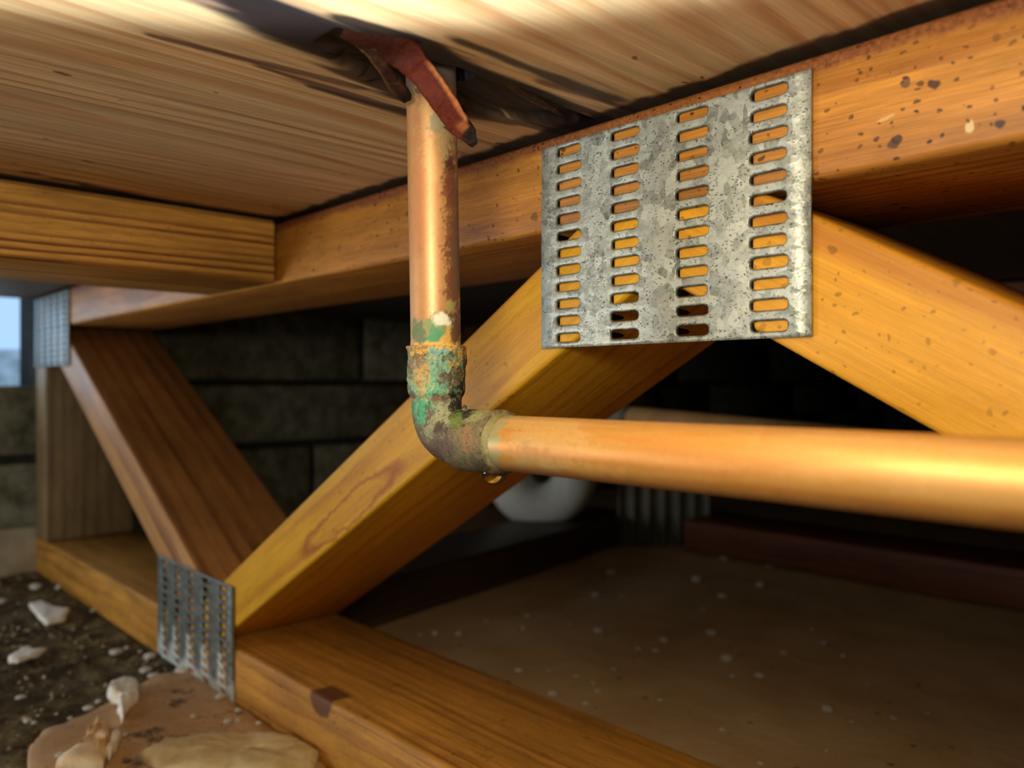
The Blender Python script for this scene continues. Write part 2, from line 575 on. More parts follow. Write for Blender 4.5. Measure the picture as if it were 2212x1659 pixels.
GZ = -0.21     # ground
CZ = 0.096     # underside of the plywood
YF = 0.2165    # near face of the truss
YB = 0.3055    # far face of the truss
PIPE = Vector((-0.1976, 0.1550, 0))   # axis of the vertical pipe
HZ = -0.0170   # axis height of the horizontal pipe

# ------------------------------------------------------------------ the setting
def axis(pts):
    out = []
    for a, b, st in pts:
        k = max(1, int(round((b - a) / st)))
        out += list(np.linspace(a, b, k, endpoint=False))
    out.append(pts[-1][1])
    return np.array(out)


xs = axis([(-1.02, -0.45, 0.03), (-0.45, -0.235, 0.004), (-0.235, -0.160, 0.0008), (-0.160, -0.08, 0.0025), (-0.08, 1.5, 0.08)])
ys = axis([(-1.2, 0.0, 0.06), (0.0, 0.03, 0.004), (0.03, 0.2185, 0.0011), (0.2185, 0.30, 0.008), (0.30, 2.6, 0.1)])


def recess(P):
    x, y = P[:, 0], P[:, 1]
    nz = fbm(P, (160, 40, 1), 4, 1)
    nz2 = fbm(P, (420, 60, 1), 3, 2)
    r = np.hypot((x - PIPE.x - 0.0005), (y - PIPE.y) * 0.82)
    hole = sm(r + nz * 0.0015, 0.0128, 0.0108) * 0.030
    # torn veneer: a lens running with the grain
    t = np.clip((y - 0.112) / (0.2165 - 0.112), 0, 1)
    inb = ((y > 0.112) & (y < 0.219)).astype(float)
    near = -0.1865 + nz2 * 0.0012
    far = near - 0.004 - 0.026 * np.sin(np.pi * np.clip(t * 0.9 + 0.08, 0, 1)) ** 0.8 + nz2 * 0.003
    m = sm(x, far, far + 0.003) * sm(x, near + 0.0008, near - 0.0012) * inb
    tear = m * (0.0022 + 0.0016 * np.clip(nz2 + 0.2, 0, 1) + 0.003 * sm(np.abs(y - PIPE.y), 0.035, 0.010))
    ridge = -0.0007 * np.clip(nz2, 0, 1) * m
    return np.maximum(hole, tear) + ridge, m, r, nz, nz2


ceil_me, CP = grid_mesh('ceiling', xs, ys, lambda P: CZ + recess(P)[0], True, True)
_h, tm, rr_, nz, nz2 = recess(CP)
rgb = np.tile(np.array(srgb(40, 24, 18)), (len(CP), 1))
alpha = np.zeros(len(CP))


def stroke(p0, p1, w0, w1, color, amt, rag=0.6, soft=0.5, seed=3):
    """stain lying along the grain between two photo points on the plywood"""
    global rgb, alpha
    a = on_level(*p0, CZ); b = on_level(*p1, CZ)
    d = np.array([b.x - a.x, b.y - a.y]); L = np.dot(d, d)
    q = CP[:, :2] - np.array([a.x, a.y])
    t = np.clip(q @ d / L, 0, 1)
    c = q - t[:, None] * d
    # distance across the grain counts fully, along the grain only a third
    dist = np.hypot(c[:, 0], c[:, 1] * 0.35)
    w = w0 + (w1 - w0) * t
    nn = fbm(CP, (230, 26, 1), 4, seed)
    v = 1 - dist / w + nn * rag
    k = sm(v, 0, soft) * amt
    rgb = rgb * (1 - k[:, None]) + np.array(srgb(*color)) * k[:, None]
    alpha = 1 - (1 - alpha) * (1 - k)


BLK = (22, 15, 14)
stroke((330, -80), (660, 50), 0.017, 0.013, (110, 78, 80), 0.80, 0.7, 0.9, 4)
stroke((470, -10), (780, 100), 0.007, 0.012, (62, 38, 44), 0.85, 0.7, 0.6, 5)
stroke((590, 30), (900, 130), 0.008, 0.014, BLK, 0.96, 0.6, 0.4, 6)
stroke((340, 80), (760, 185), 0.0012, 0.0028, (84, 50, 46), 0.8, 0.9, 0.6, 7)
stroke((560, 145), (860, 235), 0.0014, 0.0055, (74, 44, 44), 0.85, 0.9, 0.6, 8)
stroke((720, 110), (900, 200), 0.012, 0.016, (46, 24, 18), 0.92, 0.6, 0.5, 9)
stroke((680, 190), (880, 245), 0.002, 0.005, (58, 32, 24), 0.85, 0.9, 0.5, 17)
stroke((1010, 95), (1300, 205), 0.0034, 0.0060, (34, 26, 28), 0.9, 0.8, 0.6, 10)
stroke((1180, 180), (1440, 262), 0.0022, 0.0018, (80, 42, 24), 0.7, 0.9, 0.6, 11)
stroke((960, 160), (1230, 262), 0.016, 0.013, (44, 24, 17), 0.94, 0.7, 0.4, 12)
stroke((970, 140), (1130, 200), 0.012, 0.008, BLK, 0.95, 0.6, 0.4, 13)
stroke((1010, 245), (1200, 282), 0.005, 0.004, (40, 22, 18), 0.85, 0.8, 0.5, 14)
stroke((690, 85), (860, 165), 0.012, 0.012, (30, 18, 14), 0.95, 0.4, 0.4, 19)
stroke((1040, 215), (1190, 262), 0.008, 0.007, (36, 20, 15), 0.92, 0.4, 0.4, 20)
stroke((60, 372), (300, 425), 0.0022, 0.0060, (34, 24, 24), 0.9, 0.8, 0.5, 21)
stroke((395, 235), (520, 262), 0.0008, 0.0010, (60, 34, 34), 0.8, 1.4, 0.5, 15)
stroke((780, 55), (910, 95), 0.004, 0.006, BLK, 0.95, 0.5, 0.4, 16)
# dirt and painted gap shadow in the seams against the boards
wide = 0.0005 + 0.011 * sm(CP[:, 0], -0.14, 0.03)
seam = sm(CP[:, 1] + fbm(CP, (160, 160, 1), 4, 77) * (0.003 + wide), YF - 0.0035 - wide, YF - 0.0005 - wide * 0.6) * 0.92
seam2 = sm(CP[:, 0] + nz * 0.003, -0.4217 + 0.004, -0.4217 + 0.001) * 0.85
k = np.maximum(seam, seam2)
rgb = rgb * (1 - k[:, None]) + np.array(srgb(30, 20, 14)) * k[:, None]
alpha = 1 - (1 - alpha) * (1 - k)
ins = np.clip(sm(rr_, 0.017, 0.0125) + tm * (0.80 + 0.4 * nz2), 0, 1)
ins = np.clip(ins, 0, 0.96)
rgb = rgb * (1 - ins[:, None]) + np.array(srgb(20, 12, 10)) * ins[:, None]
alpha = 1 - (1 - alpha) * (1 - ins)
set_col(ceil_me, rgb, alpha)
ceiling = link('ceiling', ceil_me, PLY, kind='structure')
# unseen skin added above it so that no sky leaks in
top = prism('sky_blocker_slab', [(-1.05, 0), (1.5, 0), (1.5, 0.02), (-1.05, 0.02)], -1.2, 2.6, 0)
sky_blocker = link('sky_blocker_1', top, DARKWALL, loc=(0, 0, 0.130), kind='structure')

# ground
fx = axis([(-2.2, -1.0, 0.1), (-1.0, 1.5, 0.025)])
fy = axis([(-1.2, 0.2, 0.1), (0.2, 1.1, 0.012), (1.1, 2.6, 0.1)])
fl_me, _ = grid_mesh('floor', fx, fy, lambda P: GZ + fbm(P, (14, 14, 1), 3, 21) * 0.003 - 0.004 * (P[:, 1] < 0.3))
floor = link('floor', fl_me, GROUND, kind='structure')


def soil_h(P):
    d = 0.0045 * fbm(P, (40, 40, 1), 5, 23) + 0.002 * fbm(P, (190, 190, 1), 4, 24)
    bank = sm(P[:, 1], 0.11, 0.215) * 0.004
    return GZ + 0.001 + d + bank


sx = axis([(-1.01, -0.30, 0.0028), (-0.30, 1.4, 0.05)])
sy = axis([(-1.15, -0.12, 0.05), (-0.12, 0.2155, 0.0028)])
so_me, _ = grid_mesh('soil', sx, sy, soil_h)
soil = link('soil', so_me, DIRT)
tag(soil, 'dark crumbly soil with mossy patches on the near side of the truss', 'soil', kind='stuff')


def ground_z(x, y):
    return float(soil_h(np.array([[x, y, 0.0]]))[0])


# block wall on the left: plane x = -1.0, grout recessed
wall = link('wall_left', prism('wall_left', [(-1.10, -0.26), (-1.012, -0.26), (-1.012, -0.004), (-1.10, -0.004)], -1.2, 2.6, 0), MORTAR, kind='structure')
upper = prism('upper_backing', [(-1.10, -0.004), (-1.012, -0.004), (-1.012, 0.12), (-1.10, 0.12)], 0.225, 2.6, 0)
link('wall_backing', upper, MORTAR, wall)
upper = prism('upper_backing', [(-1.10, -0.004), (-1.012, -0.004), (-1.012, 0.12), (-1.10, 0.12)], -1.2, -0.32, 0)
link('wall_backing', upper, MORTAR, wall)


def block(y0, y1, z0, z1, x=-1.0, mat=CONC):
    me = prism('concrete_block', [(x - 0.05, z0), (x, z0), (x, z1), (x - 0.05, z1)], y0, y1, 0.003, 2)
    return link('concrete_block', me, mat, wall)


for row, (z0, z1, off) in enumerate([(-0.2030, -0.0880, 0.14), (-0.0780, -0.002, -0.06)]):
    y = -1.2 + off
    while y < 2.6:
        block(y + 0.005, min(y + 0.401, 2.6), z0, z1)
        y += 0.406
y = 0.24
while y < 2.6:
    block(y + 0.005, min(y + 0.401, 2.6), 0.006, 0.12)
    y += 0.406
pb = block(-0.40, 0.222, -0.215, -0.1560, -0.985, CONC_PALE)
pb['label'] = 'pale footing block at the foot of the wall'
# rock outside the vent, in daylight
rx = axis([(-1.9, -1.12, 0.03)])
ry = axis([(-0.9, 0.9, 0.03)])
ro_me, _ = grid_mesh('rock', rx, ry, lambda P: -0.06 + 0.11 * sm(-P[:, 0], 1.15, 1.45) + 0.03 * fbm(P, (9, 9, 1), 4, 31))
tag(link('rock', ro_me, ROCK), 'pale rough rock outside the vent opening at the far left', 'rock')

for nm, poly, y0, y1 in (
        ('wall_back', [(-1.1, -0.26), (1.6, -0.26), (1.6, 0.15), (-1.1, 0.15)], 2.6, 2.7),
        ('wall_front', [(-1.1, -0.26), (1.6, -0.26), (1.6, 0.15), (-1.1, 0.15)], -1.3, -1.2),
        ('wall_right', [(1.5, -0.26), (1.6, -0.26), (1.6, 0.15), (1.5, 0.15)], -1.2, 2.6)):
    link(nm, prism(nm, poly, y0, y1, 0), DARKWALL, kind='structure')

# ------------------------------------------------------------------ the floor truss
truss = thing('floor_truss', 'yellow pine floor truss with steel plates crossing the picture behind the copper pipe', 'truss', (0, YF, 0))


def member(name, parent, poly, mat, angle=0.0, origin=(0, 0), depth=YB - YF, bevel=0.0018, label=None):
    """poly in truss-plane coordinates (x, z); mesh laid along its own length"""
    ca, sa = math.cos(angle), math.sin(angle)
    loc = []
    for x, z in poly:
        dx, dz = x - origin[0], z - origin[1]
        loc.append((dx * ca + dz * sa, -dx * sa + dz * ca))
    me = prism(name, loc, 0, depth, bevel)
    o = link(name, me, mat, parent, (origin[0], 0, origin[1]), (0, -angle, 0))
    if label: o['label'] = label
    return o


def web_poly(cx0, cz0, cx1, cz1, ang, w):
    pass


CH_T = CZ - 0.0022
CH_B = 0.058
BT, BB = -0.168, -0.206
member('top_chord', truss, [(-0.985, CH_B), (0.75, CH_B), (0.75, CH_T), (-0.985, CH_T)], W_CHORD, bevel=0.0025)
member('bottom_chord', truss, [(-0.985, BB), (0.75, BB), (0.75, BT), (-0.985, BT)], W_BOTTOM, bevel=0.0025)
# web rising from the lower plate to the upper plate
s1, s1b = 0.606, 0.592
u1 = lambda x: 0.0462 + (x + 0.2123) * s1        # upper edge
l1 = lambda x: 0.0120 + (x + 0.2003) * s1b       # lower edge
XJ = -0.156
member('web', truss, [(-0.205, CH_B - 0.0006 - 0.0075), (-0.205 + 0.012, CH_B - 0.0006), (XJ - 0.0006, CH_B - 0.0006), (XJ - 0.0006, l1(XJ)),
                      (-0.504, BT + 0.0006), (-0.530, BT + 0.0006), (-0.530, u1(-0.530))],
       W_WEB1, math.atan(0.6), (-0.35, l1(-0.35)), label='bright yellow diagonal web with an oval knot figure')
# web falling to the right
u2 = lambda x: 0.0494 - (x + 0.1039) * 0.578
l2 = lambda x: 0.0132 - (x + 0.1170) * 0.560
xe = 0.215
member('web', truss, [(XJ + 0.0006, l2(XJ)), (XJ + 0.0006, CH_B - 0.0006), (-0.1190, CH_B - 0.0006), (xe, u2(xe)), (xe, BT + 0.0006), (0.2046, BT + 0.0006)],
       W_WEB2, -math.atan(0.57), (-0.05, l2(-0.05)), label='straight-grained web falling to the right')
# web rising again further right
member('web', truss, [(xe + 0.0012, BT + 0.0006), (0.240, BT + 0.0006), (0.60, 0.040), (0.60, CH_B - 0.0006), (0.563, CH_B - 0.0006), (xe + 0.0012, -0.142)],
       W_WEB1, math.atan(0.58), (0.4, -0.06))
# web falling from the end plate to the lower plate
l0 = lambda x: 0.018 - 0.55 * (x + 0.888)
u0 = lambda x: l0(x) + 0.0434
member('web', truss, [(-0.9435, l0(-0.9435)), (-0.9435, CH_B - 0.0006), (-0.883, CH_B - 0.0006), (-0.5312, u0(-0.5312)), (-0.5312, BT + 0.0006), (-0.551, BT + 0.0006)],
       W_WEB0, -math.atan(0.55), (-0.7, l0(-0.7)), label='brown diagonal web with broad dark grain')
member('end_post', truss, [(-0.983, BT + 0.0006), (-0.9445, BT + 0.0006), (-0.9445, CH_B - 0.0006), (-0.983, CH_B - 0.0006)],
       W_POST, math.pi / 2, (-0.9445, 0), label='weathered grey upright at the truss end')


# ---- toothed connector plates
def plate(name, x0, x1, z0, z1, cols, rows, sw, sh, label, seed, white=False, gap=0.0005, smear=None, mat=None):
    """pressed steel plate: every slot is a real opening with a drawn-in lip"""
    xe = np.linspace(x0, x1, len(cols) + 1)
    for i in range(1, len(cols)): xe[i] = (cols[i - 1] + cols[i]) / 2
    pitch = (rows[1] - rows[0]) if len(rows) > 1 else 0.006
    ze = [z0] + [(rows[i] + rows[i + 1]) / 2 for i in range(len(rows) - 1)] + [z1]
    V, F, idx = [], [], {}
    N = 8  # samples per side
    th = 0.0010
    yf = -gap - th

    def vid(x, y, z):
        k = (round(x, 6), round(y, 6), round(z, 6))
        if k not in idx:
            idx[k] = len(V); V.append(k)
        return idx[k]
    depth = [0.0, 0.0, 0.00010, 0.0003, 0.0006, 0.0011]
    grow = [None, 1.5, 1.24, 1.10, 1.02, 1.0]
    teethV, teethF = [], []
    rim1, rim2 = set(), set()
    for ci, cx in enumerate(cols):
        for ri, rz in enumerate(rows):
            a, b, c, d = xe[ci], xe[ci + 1], ze[ri], ze[ri + 1]
            w = sw * (1 + random.uniform(-.04, .04)); h = sh * (1 + random.uniform(-.06, .06))
            jx = random.uniform(-.0002, .0002)
            P = []
            for k in range(N): P.append((a + (b - a) * k / N, c))
            for k in range(N): P.append((b, c + (d - c) * k / N))
            for k in range(N): P.append((b - (b - a) * k / N, d))
            for k in range(N): P.append((a, d - (d - c) * k / N))
            rings = [[vid(px, yf, pz) for px, pz in P]]
            for gi in range(1, len(depth)):
                g = grow[gi]
                extra = (g - 1) * h * 0.5
                hw, hh = w / 2 + extra, h / 2 + extra
                hh = min(hh, min(rz - c, d - rz) * 0.96)
                rad = hh * 0.86
                ring = []
                for m in range(4 * N):
                    # matching point on a rounded rectangle
                    side, kk = divmod(m, N)
                    t = kk / N
                    sx_, sz_ = [(-1 + 2 * t, -1), (1, -1 + 2 * t), (1 - 2 * t, 1), (-1, 1 - 2 * t)][side]
                    qx, qz = sx_ * hw, sz_ * hh
                    ix, iz = max(-hw + rad, min(hw - rad, qx)), max(-hh + rad, min(hh - rad, qz))
                    vx, vz = qx - ix, qz - iz
                    L = math.hypot(vx, vz)
                    if L > rad: qx, qz = ix + vx / L * rad, iz + vz / L * rad
                    ring.append(vid(cx + jx + qx, yf + depth[gi], rz + qz))
                rings.append(ring)
                if gi >= 3: rim2.update(ring)
                elif gi == 2: rim1.update(ring)
            for r0, r1 in zip(rings[:-1], rings[1:]):
                for m in range(4 * N):
                    l = (m + 1) % (4 * N)
                    f = [r0[m], r0[l], r1[l], r1[m]]
                    f = [v for i, v in enumerate(f) if v not in f[:i]]
                    if len(f) > 2: F.append(f)
            # two teeth folded back from the slot ends into the timber
            for sgn in (-1, 1):
                bx = cx + jx + sgn * (w / 2 + 0.0003)
                o = len(teethV)
                hh = h * 0.36
                teethV += [(bx, yf + 0.0012, rz - hh), (bx, yf + 0.0012, rz + hh), (bx - sgn * 0.0008, yf + 0.0050, rz + hh * 0.6),
                           (bx - sgn * 0.0010, yf + 0.0062, rz), (bx - sgn * 0.0008, yf + 0.0050, rz - hh * 0.6)]
                teethV += [(p[0] - sgn * 0.0007, p[1], p[2]) for p in teethV[o:o + 5]]
                teethF += [tuple(o + i for i in range(5)), tuple(o + 9 - i for i in range(5))]
                teethF += [(o + i, o + (i + 1) % 5, o + 5 + (i + 1) % 5, o + 5 + i) for i in range(5)]
    # outer rim and back
    me = mesh(name, V, F, True)
    co = np.array([v.co[:] for v in me.vertices])
    nzz = fbm(co, (26, 1, 26), 2, seed) * 0.0004 + fbm(co, (130, 1, 130), 3, seed + 1) * 0.00012
    for v, d_ in zip(me.vertices, nzz): v.co.y += d_
    al = np.zeros(len(V)); cc = np.tile(np.array(srgb(214, 220, 212)), (len(V), 1))
    if white:
        u = (co[:, 0] - x0) / (x1 - x0)
        v = (co[:, 2] - z0) / (z1 - z0)
        spike = 0.12 + 0.30 * np.abs(np.sin(u * math.pi * 5 + 0.8)) ** 3 + 0.05 * fbm(co, (200, 1, 200), 3, 5)  # white spikes rising from the bottom edge
        al = sm(spike - v, 0.0, 0.08) * 0.9
    if smear:
        al = np.maximum(al, smear(co))
        if smear(co).max() > 0: cc = cc * 0 + np.array(srgb(120, 122, 112))
    lip_reflection = np.zeros(len(V))  # dark reflections in the slot lips, painted as vertex colour
    lip_reflection[list(rim2)] = 0.72; lip_reflection[list(rim1)] = 0.5
    lip_reflection *= 0.75 + 0.5 * np.clip(fbm(co, (500, 1, 500), 3, 8) + .3, 0, 1)
    lip_reflection = np.clip(lip_reflection, 0, 0.9) * (al < 0.05)
    cc[lip_reflection > 0] = srgb(52, 56, 52)
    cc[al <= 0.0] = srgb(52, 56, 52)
    al = np.maximum(al, lip_reflection)
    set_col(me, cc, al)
    o = link(name, me, mat or GALV, truss)
    o.modifiers.new('thickness', 'SOLIDIFY').thickness = 0.0010
    o.modifiers['thickness'].offset = 1 if False else -1
    o['label'] = label
    t = link('teeth', mesh('teeth', teethV, teethF), mat or GALV, o, kind='stuff')
    return o


colx = []
for a_, b_ in ((1198, 1252), (1315, 1378), (1455, 1528), (1615, 1700)):
    pa, pb_ = on_truss(a_, 600, YF - 0.002), on_truss(b_, 600, YF - 0.002)
    colx.append(((pa.x + pb_.x) / 2, pb_.x - pa.x))
p_tl = on_truss(1168, 322, YF - 0.002); p_bl = on_truss(1168, 752, YF - 0.002)
p_tr = on_truss(1750, 148, YF - 0.002); p_br = on_truss(1751, 727, YF - 0.002)
zt = (p_tl.z + p_tr.z) / 2; zb = (p_bl.z + p_br.z) / 2
def _row(px, py): return on_truss(px, py, YF - 0.002).z
r_top = (_row(1225, 321) + _row(1346, 288) + _row(1491, 247) + _row(1657, 198)) / 4
r_bot = (_row(1225, 730) + _row(1346, 721) + _row(1491, 713) + _row(1657, 704)) / 4
rows = list(np.linspace(r_bot, r_top, 12))
sw = sum(c[1] for c in colx) / 4
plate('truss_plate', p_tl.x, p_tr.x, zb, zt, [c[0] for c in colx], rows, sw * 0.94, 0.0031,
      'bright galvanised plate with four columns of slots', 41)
# lower plate
xa, xb = on_truss(345, 1250).x, on_truss(508, 1300).x
lc = [xa + (xb - xa) * t for t in (0.11, 0.29, 0.48, 0.67, 0.88)]
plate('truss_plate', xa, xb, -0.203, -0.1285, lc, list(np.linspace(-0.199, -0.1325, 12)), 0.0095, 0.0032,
      'dull lower plate with white streaks along its bottom edge', 51, white=True, mat=GALV_DULL)
# end plate
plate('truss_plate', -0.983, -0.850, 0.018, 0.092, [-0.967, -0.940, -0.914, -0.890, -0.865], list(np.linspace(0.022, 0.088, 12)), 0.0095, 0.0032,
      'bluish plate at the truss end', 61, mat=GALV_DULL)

# second truss, two feet further on
truss2 = thing('floor_truss', 'dark floor truss in deep shadow behind the first one', 'truss', (0, YF + 0.61, 0))
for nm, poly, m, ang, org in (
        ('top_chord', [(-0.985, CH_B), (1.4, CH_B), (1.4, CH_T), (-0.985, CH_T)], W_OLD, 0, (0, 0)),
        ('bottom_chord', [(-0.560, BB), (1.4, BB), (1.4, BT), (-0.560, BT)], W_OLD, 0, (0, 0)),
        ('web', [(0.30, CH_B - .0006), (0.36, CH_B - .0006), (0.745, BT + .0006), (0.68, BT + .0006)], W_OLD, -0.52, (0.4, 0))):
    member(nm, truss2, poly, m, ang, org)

# ------------------------------------------------------------------ board butting into the truss on the left
bw = prism('wood_block', [(-0.3, CH_B), (0.8, CH_B), (0.8, CZ - 0.0018), (-0.3, CZ - 0.0018)], 0, 0.089, 0.0022)
blk = link('wood_block', bw, W_BLOCK, loc=(-0.4217 - 0.0, 0.2140 - 0.8, 0), rot=(0, 0, math.pi / 2))
tag(blk, 'striped pine board fixed under the plywood, butting into the truss at upper left', 'board')

# ------------------------------------------------------------------ copper pipe
pipe = thing('copper_pipe', 'corroded copper water pipe dropping from the ceiling and turning right at an elbow', 'pipe', PIPE)
PL = PIPE.copy()
R = 0.00795


def local(me):
    me.transform(Matrix.Translation(-PL)); me.update()


VIEW = np.array(camw(0, 1).normalized())


def paint(P, base, patches, metal=1.0):
    rgb = np.tile(np.array(srgb(*base)), (len(P), 1)).astype(float)
    al = np.full(len(P), metal)
    for i, (px, py, Z, rad, colr, amt, rag, met, st) in enumerate(patches):
        c = np.array(at_depth(px, py, Z)) if px is not None else np.array(py)
        d = P - c
        d = d - np.outer(d @ VIEW, VIEW) * 0.65
        d = d / np.array(st)
        dist = np.linalg.norm(d, axis=1)
        nn = fbm(P, 420, 4, 50 + i * 3)
        n2 = fbm(P, 1500, 3, 51 + i * 3)
        k = sm(1 - dist / rad + nn * rag + n2 * rag * 0.7, 0.0, 0.34) * amt
        rgb = rgb * (1 - k[:, None]) + np.array(srgb(*colr)) * k[:, None]
        al = al * (1 - k) + met * k
    return rgb, al


def ring_tube(name, pts, radii, n, mat, parent, deform=None, painter=None, frame_u=Vector((0, 1, 0))):
    me = sweep(name, pts, radii, n, up=frame_u)
    P = np.array([v.co[:] for v in me.vertices])
    if deform is not None:
        # radial displacement
        m = len(pts)
        C = np.repeat(np.array([tuple(p) for p in pts]), n, axis=0)
        D = P - C
        L = np.linalg.norm(D, axis=1)[:, None]
        P = P + D / L * deform(P, np.repeat(np.arange(m), n))[:, None]
        me.vertices.foreach_set('co', P.ravel()); me.update()
    rgb, al = painter(P)
    set_col(me, rgb, al)
    local(me)
    return link(name, me, mat, parent)


S1 = (1, 1, 1)
TALL = (0.55, 0.55, 2.6)
ZF = 0.2430


def vpaint(P):
    pat = []
    rgb, al = paint(P, (196, 146, 94), [
        (905, 420, .2430, .0050, (196, 120, 84), .4, .5, 1, (0.6, 0.6, 6)),
        (945, 300, .2425, .0080, (212, 166, 114), .5, .5, 1, (0.8, 0.8, 2)),
        (940, 600, .2425, .0100, (208, 156, 108), .5, .5, 1, (0.8, 0.8, 1.5)),
        (990, 480, .2470, .0042, (120, 74, 44), .85, .9, .6, (1, 1, 9)),
        (985, 560, .2450, .0032, (112, 66, 42), .8, 1.1, .5, (1, 1, 8)),
        (968, 400, .2440, .0020, (112, 60, 38), .8, .9, .5, (1, 1, 4)),
        (996, 540, .2480, .0022, (96, 84, 66), .7, 1.2, .3, (1, 1, 8)),
        (972, 355, .2440, .0018, (76, 34, 20), .8, .8, .4, (1, 1, 1.5)),
        (945, 262, .2425, .0028, (134, 140, 112), .7, .9, .3, (1, 1, 1.2)),
        (962, 300, .2440, .0034, (150, 136, 96), .6, .9, .3, (1, 1, 2)),
        (940, 150, .2430, .0080, (120, 116, 116), .8, .4, .8, (2, 2, 1)),
        (905, 190, .2430, .0030, (140, 110, 70), .7, .6, .8, (1, 1, 1.5)),
        # corrosion band above the fitting
        (950, 716, .2440, .0050, (150, 146, 92), .95, .5, .1, (2.6, 2.6, .85)),
        (948, 702, .2425, .0040, (124, 150, 108), .85, .6, .1, (1.6, 1.6, .9)),
        (940, 735, .2425, .0040, (70, 150, 106), .9, .7, .0, S1),
        (905, 715, .2440, .0030, (84, 110, 84), .8, .7, .1, (1, 1, 1.5)),
        (968, 730, .2430, .0022, (212, 164, 78), .9, .6, .0, (1, 1, 1.8)),
        (954, 690, .2425, .0024, (232, 228, 206), .98, .5, .0, (1.6, 1.6, .9)),
        (972, 662, .2430, .0020, (152, 146, 84), .9, .7, .0, (1, 1, 1.1)),
        (990, 705, .2460, .0028, (98, 58, 34), .9, .9, .1, (1, 1, 2.2)),
        (945, 748, .2430, .0026, (226, 176, 92), .85, .8, .0, (3, 3, .7)),
    ])
    return rgb, al


vp = [Vector((PIPE.x, PIPE.y, z)) for z in np.linspace(0.124, 0.006, 230)]
# the pipe leans a touch to the right on its way down
lean = camw(1, 0).normalized()
vp = [p + lean * (-(p.z) * 0.018) for p in vp]
ring_tube('riser', vp, [R] * len(vp), 150, COPPER, pipe,
          deform=lambda P, i: 0.00018 * np.clip(fbm(P, 500, 3, 71), 0, 1) * sm(P[:, 2], 0.026, 0.016) + 0.00006 * fbm(P, (120, 120, 60), 2, 72),
          painter=vpaint)

# elbow: riser socket, bend, run socket
RB = 0.0105
path, rad = [], []
zc = HZ + RB
for z in np.linspace(0.0120, zc, 70):
    path.append(Vector((PIPE.x, PIPE.y, z)))
for a in np.linspace(0, math.pi / 2, 70)[1:]:
    path.append(Vector((PIPE.x + RB - RB * math.cos(a), PIPE.y, zc - RB * math.sin(a))))
T_END = 0.0310
for t in np.linspace(RB, T_END, 70)[1:]:
    path.append(Vector((PIPE.x + t, PIPE.y, HZ)))
m_ = len(path)
arc = [0]
for a, b in zip(path[:-1], path[1:]): arc.append(arc[-1] + (b - a).length)
Ltot = arc[-1]
R1 = 0.00905
for s_ in arc:
    e0 = sm(np.array(s_), 0.0142, 0.0172)          # shoulder below the riser socket
    e1 = sm(np.array(s_), Ltot - 0.0192, Ltot - 0.0178)
    r_ = R1 - (R1 - 0.0079) * float(e0 * (1 - e1)) + 0.0003 * float(e1)
    d0, d1 = s_, Ltot - s_
    if d1 < 0.0032: r_ += 0.00025 * math.sin(math.pi * d1 / 0.0032)
    rad.append(r_)
path = [path[0] - Vector((0, 0, 0))] * 0 + path
# close the mouths down to the pipe
path = [path[0] + Vector((0, 0, .00005)), path[0]] + path[1:-1] + [path[-1], path[-1] + Vector((.00005, 0, 0))]
rad = [R * 0.97, rad[0]] + rad[1:-1] + [rad[-1], R * 0.97]


def edef(P, i):
    c = fbm(P, 900, 4, 81)
    lump = fbm(P, 380, 4, 82)
    up = sm(P[:, 2], -0.004, 0.004) * (P[:, 0] < PIPE.x + 0.012)
    crust = up * (0.00055 * np.clip(lump + 0.15, 0, 1) + 0.00035 * np.clip(c, 0, 1)) + sm(P[:, 2], 0.0085, 0.0115) * 0.00035 * np.clip(lump + .3, 0, 1)
    rest = 0.00010 * c + 0.00018 * np.clip(lump, 0, 1)
    return crust + rest


